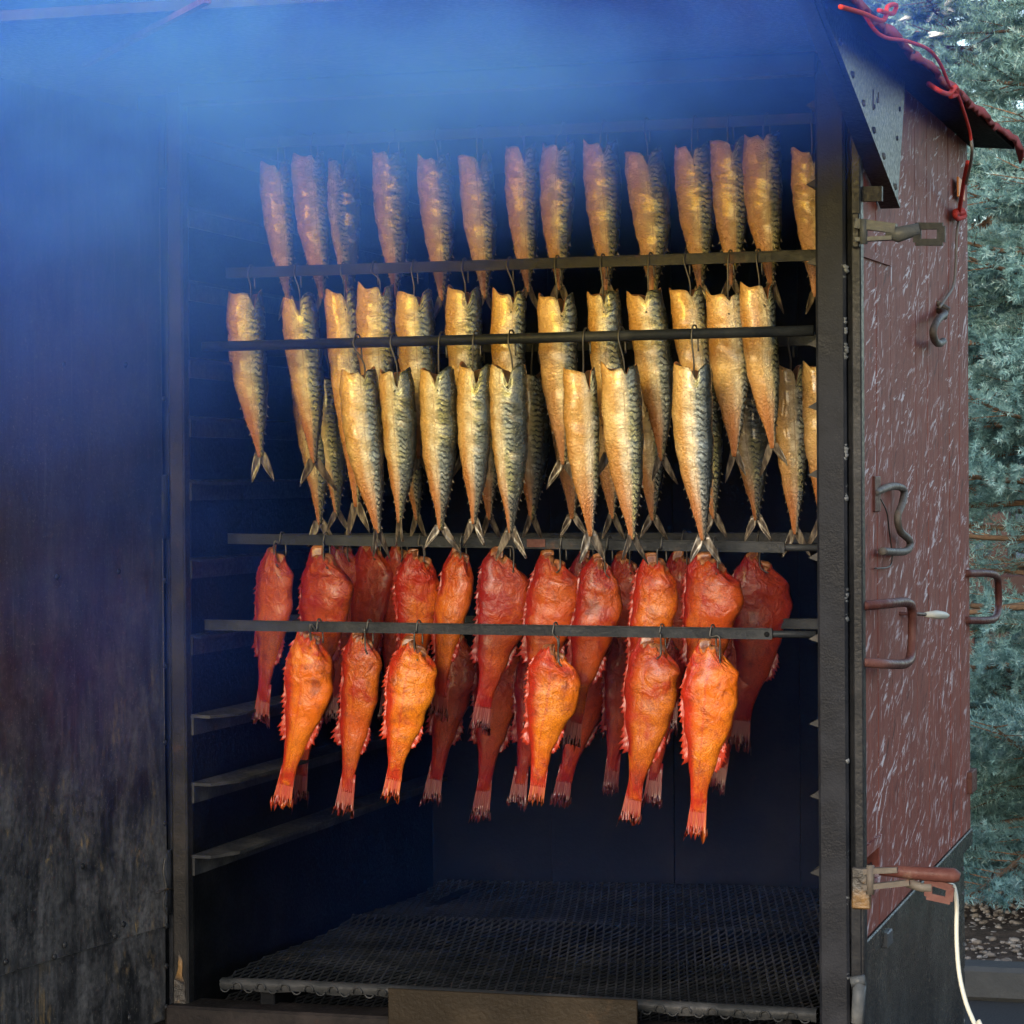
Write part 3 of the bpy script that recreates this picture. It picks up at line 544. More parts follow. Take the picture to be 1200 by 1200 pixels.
# ------------------------------------------------------------------ grates, plate
def grate(name, x0, x1, ya, yb, z, label, parent=None, px=.0145, py=.031, lip=True):
    m = MB(); e = empty(name, (0, 0, z)); tag(e, label, 'grate')
    def zz(x, y): return .006*math.sin(x*5.+1)*math.sin(y*4.5+.3)+.004*math.sin(y*11+x*3)+(.008*math.exp(-((y-.62-.04*x)/.03)**2) if lip else 0)
    nx, ny = int((x1-x0)/px), int((yb-ya)/py)
    for j in range(ny):
        for i in range(nx):
            xa = x0+(i+(.5 if j % 2 else 0))*px; y = ya+j*py; yc = y+py
            A = Vector((xa, y, zz(xa, y)))
            for sx in (-.5, .5):
                xb = xa+sx*px
                if x0 <= xb <= x1: m.obox(A, (xb, yc, zz(xb, yc)), .0030, .0022)
            if j % 1 == 0: m.obox((xa-.0016, y, zz(xa, y)), (xa+.0016, y, zz(xa, y)), .005, .0026)
    g = m.build('mesh', 'grate_steel', e, fix=False); g['kind'] = 'stuff'
    if lip:
        m = MB(); n = 60
        top = [(x0+(x1-x0)*i/n, ya-.004, zz(x0+(x1-x0)*i/n, ya)+.003) for i in range(n+1)]
        vs = []
        for i, (x, y, z2) in enumerate(top): vs += [(x, y+.012, z2+.001), (x, y, z2), (x, y-.002, z2-.009), (x, y+.001, z2-.017+.002*math.sin(i*.9))]
        m.add(vs, [(i*4+k, i*4+k+1, i*4+5+k, i*4+4+k) for i in range(n) for k in range(3)], 0, True); m.build('folded_lip', 'grate_steel', e)
        m = MB()
        for i in range(int((x1-x0)/.020)):
            x = x0+.01+i*.020; z2 = zz(x, ya)
            pts = [(x+.0075*math.cos(a), ya-.0085, z2-.008+.0075*math.sin(a)) for a in np.linspace(math.pi*1.1, math.pi*-.1 if i % 2 else math.pi*1.9, 9)]
            m.tube(pts, .0014, 5)
        q = m.build('lip_strands', 'grate_steel', e, fix=False); q['kind'] = 'stuff'
        if 0: m = MB(); m.tube([(x, .62+.04*x, zz(x, .62+.04*x)+.004) for x in np.linspace(x0+.12, x1-.25, 40)], .0022, 6); m.build('sheet_seam', 'grate_steel', e)
    return e
grate('mesh_grate', .048, .994, .012, 1.16, .700, 'large black diamond mesh grate lying above the smoker floor')
grate('mesh_grate', .02, .99, .055, .62, .652, 'sooty lower mesh grate showing under the front lip of the large grate', lip=False)
MB().box((0.0, .050, .60), (1.0, DEP-.11, .606)).build('floor_plate', 'steel_inside', cab)
for x in (.10, .36, .62, .90): MB().bbox((x, .05, .607), (x+.02, 1.15, .6435), .002).build('grate_bearer', 'steel_inside', cab)
for x in (.11, .93): MB().bbox((x, .02, .655), (x+.025, 1.15, .694), .002).build('grate_bearer', 'steel_inside', cab)
a, b = at(455, 1158, -.034), at(747, 1172, -.034)
tag(MB().bbox((a.x, -.036, .645), (b.x, -.031, a.z), .0012).build('deflector_plate', 'plate_iron'), 'flat brown steel plate standing on the sill before the grate', 'plate')
pl = bpy.data.objects['deflector_plate']
for v_ in pl.data.vertices: v_.co.y += 0

# ------------------------------------------------------------------ rods
RODS = {}
def rod(key, name, Y, z, x0, x1, label, hgt=.0155, thk=.006, rnd=False, tip=None, dz=0):
    e = empty(name, (0, Y, z)); tag(e, label, 'rod'); RODS[key] = (Y, z, hgt/2, dz)
    if rnd: MB().tube([(x0, 0, -dz/2), ((x0+x1)/2, 0, 0), (x1, 0, dz/2)], hgt/2, 12).build('bar', 'steel_bar', e)
    else:
        m = MB(); m.obox((x0, 0, -dz/2), (x1, 0, dz/2), thk, hgt); m.build('bar', 'steel_bar', e)
        MB().obox((x0, -.0005, hgt/2+.0005-dz/2), (x1, -.0005, hgt/2+.0005+dz/2), thk+.003, .0016).build('top_edge', 'steel_bar', e)
    if tip: MB().tube([(x1-.05, .006, dz/2), (tip, .006, dz/2)], .0055, 8).build('tip', 'steel_bar', e)
rod(1, 'flat_rod', .26, at(620, 154, .26).z, .002, .985, 'flat steel rod highest under the smoker ceiling in the smoke')
rod(2, 'flat_rod', .17, 1.828, .002, .985, 'flat steel rod just above the middle mackerel row')
rod(3, 'round_rod', .07, 1.706, .002, .985, 'round steel rod carrying the foremost mackerel', .0165, rnd=True, dz=.004)
rod(4, 'flat_rod', .17, 1.388, .002, .921, 'flat steel rod with a rust patch above the upper redfish', tip=.985, dz=-.014)
rod(5, 'flat_rod', .07, 1.2565, .002, .920, 'flat steel rod with drilled end carrying the foremost redfish', tip=.985, dz=-.006)
rod(6, 'flat_rod', .32, 1.706, .002, .985, 'shadowed steel rod behind the foremost mackerel')
rod(7, 'flat_rod', .42, 1.390, .002, .985, 'shadowed steel rod behind the upper redfish')
rod(8, 'flat_rod', .42, 1.250, .002, .985, 'shadowed steel rod behind the foremost redfish')
# rust patch and drilled hole: parts of their rods
r4 = [o for o in col.objects if o.get('label', '').startswith('flat steel rod with a rust')][0]
a = at(629, 637, .17); MB().bbox((a.x-.015, -.0045, -.006), (a.x+.015, -.0035, .008), .0004).build('rust_patch', 'red_iron', r4)
r5 = [o for o in col.objects if o.get('label', '').startswith('flat steel rod with drilled')][0]
MB().tube([(.912, -.0042, -.003), (.912, -.0030, -.003)], .0042, 10).build('hole', 'steel_inside', r5)

# ------------------------------------------------------------------ fish
def interp(s, xs, ys):
    xs = np.asarray(xs); ys = np.asarray(ys); d = np.gradient(ys, xs); i = np.clip(np.searchsorted(xs, s, 'right')-1, 0, len(xs)-2)
    h = xs[i+1]-xs[i]; t = (s-xs[i])/h
    return (2*t**3-3*t**2+1)*ys[i]+(t**3-2*t*t+t)*h*d[i]+(-2*t**3+3*t*t)*ys[i+1]+(t**3-t*t)*h*d[i+1]
def body_mesh(kind, L, wd, r, hue, ub=0., nr=48, ns=44):
    """closed skin of revolution-like rings; returns MB with attributes"""
    mac = kind == 'm'
    Lb = L*(.875 if mac else .84)
    if mac:
        S_ = [0, .08, .25, .5, .75, .9, 1]; lo = np.array([-.45, -.48, -.50, -.44, -.27, -.13, -.07]); hi = np.array([.46, .49, .50, .46, .31, .15, .07]); th = np.array([.30, .34, .36, .31, .20, .095, .045])
        lo = lo*(1+.05*np.array([r.uniform(-1, 1) for _ in lo])); hi = hi*(1+.04*np.array([r.uniform(-1, 1) for _ in hi]))
    else:
        S_ = [0, .07, .22, .42, .62, .8, .93, 1]; lo = np.array([-.31, -.38, -.42, -.37, -.26, -.17, -.14, -.15]); hi = np.array([.24, .42, .55, .52, .36, .21, .155, .16]); th = np.array([.17, .24, .28, .25, .19, .12, .06, .014])
        lo = lo*(1+.11*np.array([r.uniform(-1, 1) for _ in lo])); hi = hi*r.uniform(.86, 1.08)*(1+.11*np.array([r.uniform(-1, 1) for _ in hi])); th = th*r.uniform(.72, .95)
    ss = np.linspace(0, 1, nr); l = interp(ss, S_, lo)*wd; h = interp(ss, S_, hi)*wd; t = interp(ss, S_, th)*wd
    bend = r.uniform(-.09, .09)*wd; bendy = r.uniform(-.12, .12)*wd
    th_ = np.linspace(0, 2*np.pi, ns, endpoint=False); f = [r.uniform(0, 6.28) for _ in range(10)]
    vs = []; fu = []; fs = []
    notch_u = r.uniform(.1, .4); flap = r.uniform(.002, .012) if mac else 0; dent = r.uniform(.010, .030)
    for i, s in enumerate(ss):
        c = (l[i]+h[i])/2; a = (h[i]-l[i])/2; cxx = c+bend*math.sin(s*math.pi)
        for k, q in enumerate(th_):
            cu, su = math.cos(q), math.sin(q)
            ex = .92 if mac else .85
            x = a*math.copysign(abs(cu)**ex, cu); y = t[i]*math.copysign(abs(su)**(.95), su)
            wob = 1+(.02 if mac else .035)*math.sin(5*s*6+2*q+f[0])+.014*math.sin(9*s*6+f[1]-3*q)+(.03 if not mac else .012)*math.sin(3.3*s*6.28+f[2]+q)*(1-s)
            x *= wob; y *= wob*(1+.05*math.sin(s*14+f[3]))
            z = -s*Lb; fade = max(0, 1-s/.16)
            if mac:
                z += fade*(flap*math.exp(-((cu+1)/.35)**2) + .006*math.exp(-((cu-1)/.4)**2) - dent*math.exp(-((cu-notch_u)/.13)**2)*(1 if su < .2 else .3) + .0025*math.sin(4*q+f[4]))
            else:
                z += fade*(-.15*wd*(cu+1)*.62 - .03*wd*abs(su) + .004*math.sin(3*q+f[4])+.003*math.sin(5*q+f[5]))
            vs.append((cxx+x, y+bendy*math.sin(s*2.2), z)); fu.append(cu+ub); fs.append(s)
    m = MB(); m.v = vs
    for i in range(nr-1):
        for k in range(ns): m.f.append((i*ns+k, i*ns+(k+1) % ns, (i+1)*ns+(k+1) % ns, (i+1)*ns+k)); m.mi.append(0); m.sm.append(True)
    # bottom cap
    m.f.append(tuple((nr-1)*ns+k for k in range(ns))); m.mi.append(0); m.sm.append(True)
    # top: cavity (mackerel) or cut flesh (redfish)
    rings = ((.90, -.001, 1), (.74, -.014, 2), (.5, -.034, 2), (.1, -.036, 2)) if mac else ((.88, .0045, 0), (.66, .0075, 1), (.36, .0085, 1), (.08, .0085, 1))
    cx0 = sum(v[0] for v in vs[:ns])/ns; cy0 = sum(v[1] for v in vs[:ns])/ns; prev = list(range(ns))
    for sc_, dz, mi in rings:
        o = len(m.v)
        for k in range(ns):
            x, y, z = vs[k]; rr = 1+.06*math.sin(k*2.4+f[6])+.04*math.sin(k*4.1+f[7])
            m.v.append((cx0+(x-cx0)*sc_*(1 if mac else rr), cy0+(y-cy0)*sc_, z*(1 if not mac else .9)+dz+(0 if mac else .003*math.sin(k*1.7+f[8])))); fu.append(0); fs.append(0)
        for k in range(ns): m.f.append((prev[(k+1) % ns], prev[k], o+k, o+(k+1) % ns)); m.mi.append(mi); m.sm.append(True)
        prev = list(range(o, o+ns))
    m.f.append(tuple(prev)); m.mi.append(rings[-1][2]); m.sm.append(True)
    if mac:     # finlets
        for sgn_, e in ((-1, l), (1, h)):
            for s in np.linspace(.68, .95, 6):
                i = int(s*(nr-1)); b = bend*math.sin(s*math.pi); y = bendy*math.sin(s*2.2); z = -s*Lb; o = len(m.v); x = e[i]+b; ln = r.uniform(.005, .008)
                m.v += [(x-sgn_*.003, y-.0012, z+.003), (x-sgn_*.003, y+.0012, z+.003), (x+sgn_*.0018, y, z-ln*.9), (x-sgn_*.003, y, z-ln*.6)]
                for q in range(4): fu.append(.95); fs.append(s)
                m.f += [(o, o+1, o+2), (o+1, o+3, o+2), (o+3, o, o+2)]; m.mi += [3]*3; m.sm += [False]*3
    m.at = {'fu': fu, 'fs': fs, 'fh': [hue]*len(m.v)}
    info = dict(Lb=Lb, l=l, h=h, t=t, bend=bend, bendy=bendy, nr=nr, end=((l[-1]+h[-1])/2+0, bendy*math.sin(2.2), -Lb))
    return m, info
def fin_mesh(rows, hue, fsv, thick=.0012):
    """rows: list of polylines (x,z,y) of equal length -> thin double sheet"""
    m = MB(); nr, nc = len(rows), len(rows[0]); V = [p for rw in rows for p in rw]; n = len(V)
    vs = [(x, y-thick/2, z) for x, z, y in V]+[(x, y+thick/2, z) for x, z, y in V]; fs = []
    for j in range(nr-1):
        for i in range(nc-1):
            a = j*nc+i; fs += [(a, a+1, a+nc+1, a+nc), (n+a, n+a+nc, n+a+nc+1, n+a+1)]
    ed = [j for j in range(nc)]+[j*nc+nc-1 for j in range(1, nr)]+[(nr-1)*nc+i for i in range(nc-2, -1, -1)]+[j*nc for j in range(nr-2, 0, -1)]
    for q in range(len(ed)): a, b = ed[q], ed[(q+1) % len(ed)]; fs.append((a, n+a, n+b, b))
    m.add(vs, fs, 0, True); fv = [fsv[j] for j in range(nr) for _ in range(nc)]
    m.at = {'fh': [hue]*len(vs), 'fs': fv+fv, 'fu': [0.]*len(vs)}
    return m
def mac_tail(r, L, info, hue):
    ex, ey, ez = info['end']; ln = L*.155*r.uniform(.9, 1.1); sp = L*r.uniform(.050, .090); tw = r.uniform(-1., 1.); rows = []
    for t in np.linspace(0, 1, 9):
        rw = []
        for side in (-1, 1):
            wl = ln*.40*(math.sin(math.pi*min(1, .22+.78*t))**.75)*(1-.35*t)+.0012; k_ = 1+.12*side*tw
            cx_ = side*(.0035+sp*t**1.15*k_); cz = -ln*t*k_+.008
            for c in (np.linspace(-.5, .5, 7) if side < 0 else np.linspace(.5, -.5, 7)):
                # c=-.5 outer edge, .5 inner edge of the lobe
                x = cx_-side*c*wl*.75; z = cz-(c+.5)*wl*.25*(1-t); y = .006*side*tw*t+.0035*math.sin(c*5+t*3)*t
                rw.append((ex+x*math.cos(tw*.9), ez+z, ey+y+x*math.sin(tw*.9)))
        rows.append(rw)
    m = fin_mesh([q[:7] for q in rows], hue, [0]*9, .0014); m2 = fin_mesh([q[7:] for q in rows], hue, [0]*9, .0014)
    m.add(m2.v, m2.f, 0, True)
    for a_ in m.at: m.at[a_] = list(m.at[a_])+list(m2.at[a_])
    return m
def red_tail(r, L, info, hue):
    ex, ey, ez = info['end']; ln = L*.25*r.uniform(.92, 1.06); sp = L*r.uniform(.050, .068); tw = r.uniform(-.5, .5); rows = []
    rag = [r.uniform(.78, 1.05) for _ in range(17)]
    for t in np.linspace(0, 1, 7):
        rw = []
        for c, u in enumerate(np.linspace(-1, 1, 17)):
            reach = ln*(1+.06*abs(u))*(rag[c] if t > .7 else .9*min(1, t/.7)/max(t, .01) if t > 0 else 1)
            x = u*(.0115+(sp-.0115)*t**1.2); z = -reach*t+.030; y = .0035*(1 if c % 2 else -1)*t+.010*tw*u*t
            rw.append((ex+x, ez+z, ey+y))
        rows.append(rw)
    return fin_mesh(rows, hue, [1+.25*q for q in np.linspace(0, 1, 7)], .0016)
def edge_fin(r, info, hue, side, s0, s1, hgt, spikes, lobe=None):
    e = info['l'] if side < 0 else info['h']; n = spikes*2+1; rows = [[], [], []]
    for q in range(n):
        s = s0+(s1-s0)*q/(n-1); i = min(int(s*(info['nr']-1)), info['nr']-1); x = e[i]+info['bend']*math.sin(s*math.pi); y = info['bendy']*math.sin(s*2.2); z = -s*info['Lb']
        hh = hgt*(r.uniform(.35, 1.25) if q % 2 else .30)
        if lobe: t = (s-lobe[0])/(lobe[1]-lobe[0]); hh += lobe[2]*max(0, math.sin(min(max(t, 0), 1)*math.pi)**.7)*(r.uniform(.6, 1.15) if q % 2 else .6)
        rows[0].append((x-side*.006, z, y)); rows[1].append((x+side*hh*.5, z-hh*.45, y+r.uniform(-.001, .001))); rows[2].append((x+side*hh, z-hh*1.05, y+r.uniform(-.003, .003)))
    return fin_mesh(rows, hue, [.4, .5, .6], .0016)
def fish(kind, rodk, top, bot, wpx, hue, label, group, Y=None, ub=0., yaw=None, hook=True):
    Yr, rz, rh, rdz = RODS[rodk]; Y = Yr if Y is None else Y
    r = random.Random(int(top[0]*13+top[1]*7+rodk*101))
    A, B = at(*top, Y), at(*bot, Y); L = (A-B).length; dist = (A-CAM).dot(cF); wd = wpx*dist/FPX
    name = 'smoked_mackerel' if kind == 'm' else 'smoked_redfish'
    e = empty(name, A); zax = (A-B).normalized(); yaw = (YAW*.6+r.uniform(-.40, .40)) if yaw is None else yaw
    q = Matrix.Rotation(math.atan2(zax.x, zax.z), 4, 'Y') @ Matrix.Rotation(yaw, 4, 'Z')
    e.rotation_euler = q.to_euler(); tag(e, label, 'fish', group)
    Mw = Matrix.Translation(A) @ q; Mi = Mw.inverted()
    m, info = body_mesh(kind, L, wd*r.uniform(.94, 1.06), r, hue, ub+r.uniform(-.12, .12) if kind == 'm' else 0)
    if kind == 'm':
        m.build('body', ['mackerel_skin', 'cut_flesh', 'dark_flesh', 'mackerel_fin'], e, fix=False)
        mac_tail(r, L, info, hue).build('tail_fin', 'mackerel_fin', e, fix=False)
    else:
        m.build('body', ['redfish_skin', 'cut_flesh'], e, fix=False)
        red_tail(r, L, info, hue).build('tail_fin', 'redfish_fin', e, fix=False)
        edge_fin(r, info, hue, -1, .05, .70, .0065, 19, (.54, .70, L*r.uniform(.008, .034))).build('dorsal_fin', 'redfish_fin', e, fix=False)
        edge_fin(r, info, hue, 1, .56, .74, .002, 8, (.56, .74, L*r.uniform(.006, .028))).build('anal_fin', 'redfish_fin', e, fix=False)
    if hook:
        xr = A.x+r.uniform(-.002, .012); zr = rz+rdz*(xr-.5); rt = rh+.0018; tk = .0075 if rodk == 3 else .0045
        foot = Mw @ Vector((r.uniform(.0, .16)*wd, -.12*wd, -.018 if kind == 'm' else -.012))
        lowp = Mw @ Vector((r.uniform(.05, .2)*wd, -.36*wd if kind == 'm' else -.20*wd, -.030 if kind == 'm' else -.02))
        pts = [(xr+.004, Yr+tk+.003, zr-rt-.016), (xr+.003, Yr+tk+.003, zr), (xr+.002, Yr+tk*.7, zr+rt+.001), (xr, Yr, zr+rt+.003), (xr-.001, Yr-tk*.8, zr+rt), (xr-.002, Yr-tk-.003, zr-rt*.5), tuple(foot+Vector((0, -.002, .03))), tuple(foot), tuple(lowp)]
        pts = [Mi @ Vector(p) for p in smooth_path(pts, 4)]
        MB().tube(pts, .0014, 6).build('wire_hook', 'wire', e, fix=False)
    return e
ORD = ['first', 'second', 'third', 'fourth', 'fifth', 'sixth', 'seventh', 'eighth', 'ninth', 'tenth', 'eleventh', 'twelfth', 'thirteenth', 'fourteenth']
def row(kind, rodk, data, lab, group, hook=True, Y=None):
    for i, d in enumerate(data):
        top, bot, wpx, hue = d[0], d[1], d[2], d[3]; ub = d[4] if len(d) > 4 else 0.
        fish(kind, rodk, top, bot, wpx, hue, lab % ORD[i], group, Y, ub, None, hook)
row('m', 3, [((420, 437), (446, 652), 45, .2, .08), ((463, 437), (467, 638), 42, .35, .22), ((512, 436), (517, 647), 46, .05), ((556, 433), (557, 640), 40, .3, .05), ((595, 432), (599, 652), 45, .45, .42), ((679, 437), (694, 656), 42, .15, -.05), ((726, 433), (743, 661), 45, .1, -.10), ((811, 432), (826, 662), 46, .2, -.05)],
    'golden smoked mackerel on the front round rod, %s along from the open door', 'foremost row of mackerel')
row('m', 2, [((288, 346), (308, 563), 47, .5, .22), ((349, 350), (371, 570), 43, .45, .05), ((398, 343), (420, 630), 40, .4), ((440, 338), (450, 556), 45, .5), ((485, 345), (493, 565), 46, .45, .1), ((543, 342), (548, 560), 42, .5, .15), ((596, 345), (602, 565), 44, .45), ((652, 350), (662, 572), 44, .75), ((706, 345), (716, 562), 42, .6), ((754, 345), (778, 568), 46, .55, -.1), ((803, 342), (826, 565), 44, .55), ((848, 347), (863, 562), 44, .6, -.2), ((886, 338), (909, 552), 46, .6, -.15)],
    'smoked mackerel in the middle row behind the round rod, %s along from the open door', 'middle row of mackerel')
row('m', 1, [((322, 193), (340, 375), 38, .9), ((360, 183), (380, 374), 42, .8), ((402, 190), (413, 376), 40, .9, .3), ((456, 180), (464, 372), 42, .85, .05), ((508, 186), (520, 377), 40, .85, .1), ((556, 184), (570, 374), 43, .9), ((611, 174), (620, 366), 42, .8, .1), ((654, 172), (658, 364), 42, .8, -.1), ((703, 170), (712, 364), 43, .8), ((754, 180), (768, 370), 47, .85), ((811, 174), (822, 364), 45, .8, -.1), ((852, 167), (858, 358), 42, .8, -.05), ((893, 160), (906, 362), 46, .75, -.15), ((946, 178), (956, 372), 42, .8)],
    'mackerel hanging in smoke from the highest rod, %s along from the open door', 'top row of mackerel')
row('m', 6, [((356, 440), (376, 640), 40, .6), ((386, 442), (396, 628), 38, .5, .6), ((480, 440), (492, 634), 40, .6), ((560, 440), (575, 634), 40, .6), ((622, 438), (624, 634), 42, .5, .45), ((660, 442), (672, 632), 40, .7), ((712, 440), (718, 632), 38, .7), ((760, 440), (766, 634), 40, .7), ((824, 440), (838, 632), 40, .6, .2), ((876, 440), (888, 634), 46, .6, .3), ((924, 432), (933, 654), 42, .45, .1), ((958, 430), (964, 640), 40, .5)],
    'shadowed mackerel hanging behind the front mackerel rows, %s along from the open door', 'rear row of mackerel')
row('r', 5, [((366, 744), (330, 953), 64, .85), ((428, 749), (400, 963), 58, .45), ((488, 757), (457, 944), 62, .95), ((652, 763), (626, 952), 62, .82), ((770, 755), (737, 972), 68, .5), ((836, 759), (814, 988), 62, .88)],
    'orange smoked redfish on the lower front rod, %s along from the open door', 'foremost row of redfish')
row('r', 4, [((326, 648), (304, 856), 54, .3), ((382, 650), (358, 852), 68, .2), ((492, 653), (470, 862), 54, .42), ((541, 651), (515, 848), 48, .4), ((593, 653), (560, 862), 64, .2), ((651, 655), (624, 862), 58, .38), ((708, 660), (668, 882), 62, .28), ((773, 658), (745, 872), 64, .55), ((836, 656), (810, 872), 72, .3)],
    'red smoked redfish on the upper rod behind, %s along from the open door', 'second row of redfish')
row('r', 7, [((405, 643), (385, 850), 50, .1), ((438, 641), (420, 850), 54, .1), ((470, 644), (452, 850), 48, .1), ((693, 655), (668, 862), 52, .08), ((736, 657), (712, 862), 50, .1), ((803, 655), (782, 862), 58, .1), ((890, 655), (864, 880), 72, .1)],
    'maroon redfish with painted-in shade hanging behind on the shadowed upper rod, %s from the open door', 'rear upper redfish')
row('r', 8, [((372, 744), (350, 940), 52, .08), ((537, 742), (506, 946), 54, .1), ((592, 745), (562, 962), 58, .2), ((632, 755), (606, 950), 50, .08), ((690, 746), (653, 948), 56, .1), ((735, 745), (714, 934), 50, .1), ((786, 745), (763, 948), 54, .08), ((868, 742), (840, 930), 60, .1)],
    'redfish with painted-in shade hanging behind on the shadowed lower rod, %s from the open door', 'rear lower redfish')

# ------------------------------------------------------------------ rope, cable
e = empty('red_rope', atx(1120, 110, 1.16)); tag(e, 'red rope draped over the roof edge and tied to a grey cord', 'rope')
def rp_(name, pts, r, mat, n=6): 
    o = MB().tube([p-e.location for p in smooth_path(pts, n)], r, 7).build(name, mat, e, fix=False); return o
X = 1.166
rp_('rope', [atx(u, v, X+o) for u, v, o in ((985, -6, -.05), (1003, 2, -.02), (1030, 40, .0), (1062, 48, .0), (1088, 58, .0), (1102, 75, .002), (1112, 98, .004), (1122, 110, .004), (1130, 132, .002), (1136, 152, 0), (1138, 165, 0))], .0026, 'rope_red')
rp_('rope', [atx(u, v, X+o) for u, v, o in ((1088, 98, -.02), (1100, 106, 0), (1112, 110, .003), (1120, 102, .006), (1121, 110, .003), (1114, 113, 0))], .004, 'rope_red')
rp_('rope', [atx(u, v, X) for u, v in ((985, 8), (1010, 15), (1035, 24), (1040, 8), (1050, 6), (1046, 16), (1030, 12))], .0032, 'rope_red')
rp_('cord', [atx(u, v, X-o) for u, v, o in ((1138, 163, 0), (1139, 178, 0), (1137, 195, .02), (1132, 215, .04))], .0028, 'cord_grey')
rp_('rope', [atx(u, v, X-o) for u, v, o in ((1134, 190, .03), (1130, 210, .05), (1126, 235, .075), (1124, 250, .09))], .004, 'rope_red')
rp_('knot', [atx(u, v, 1.075) for u, v in ((1119, 248), (1127, 246), (1130, 253), (1122, 256), (1119, 250), (1128, 249))], .005, 'rope_red')
rp_('cord', [atx(u, v, 1.070) for u, v in ((1124, 254), (1121, 280), (1120, 312), (1117, 335), (1108, 350), (1101, 360))], .0026, 'cord_grey')
a = atx(1121, 207, 1.070); b = atx(1127, 235, 1.070); MB().bbox(a-e.location, b-e.location+Vector((.004, .02, 0)), .001).build('orange_tag', 'orange_tag', e)
pts = [at(1112, 1036, .05), at(1118, 1040, .06), at(1121, 1060, .05), at(1121, 1100, .04), at(1124, 1140, .03), at(1132, 1175, .02), at(1144, 1205, .0), at(1160, 1250, -.02)]
pts.append(Vector((pts[-1].x+.12, -.05, .012))); pts.append(Vector((pts[-1].x+.5, -.2, .006)))
tag(MB().tube(smooth_path(pts, 7), .0034, 8).build('white_cable', 'white_cable'), 'white electric cable hanging from the lower red latch to the ground', 'cable')

# ------------------------------------------------------------------ fence behind
fe = empty('wooden_fence', (0, 6.9, 0)); tag(fe, 'dark brown timber fence with steel bracket behind the spruce', 'fence')
for z0, z1 in ((.06, .20), (.66, .74), (1.02, 1.10)): MB().bbox((-2.5, -.03, z0), (6, .03, z1), .006).build('rail', 'brown_wood', fe)
for i, x in enumerate(np.arange(-2.2, 6, .36)): MB().bbox((x, .031, .06+.02), (x+.11, .055, 1.3), .004).build('slat', 'brown_wood', fe)
bc = at(1166, 1009, 6.86); bk = MB().bbox((bc.x-.05, -.042, bc.z-.055), (bc.x+.05, -.0305, bc.z+.055), .002).build('bracket', 'galvanised', fe)
for dx, dz in ((-.03, .03), (.02, -.01)): child('bolt', bolt_mesh('bolt', .011, .012, 'bolt_steel', 'y'), bk, (bc.x+dx, -.042, bc.z+dz))
MB().tube([(bc.x, -.034, 0.02), (bc.x, -.034, bc.z-.05)], .012, 8).build('ground_pin', 'bolt_steel', fe)
for x in (bc.x-.05, bc.x+1.8, bc.x-1.9): MB().bbox((x, .056, 0), (x+.10, .15, 1.35), .006).build('post', 'brown_wood', fe)

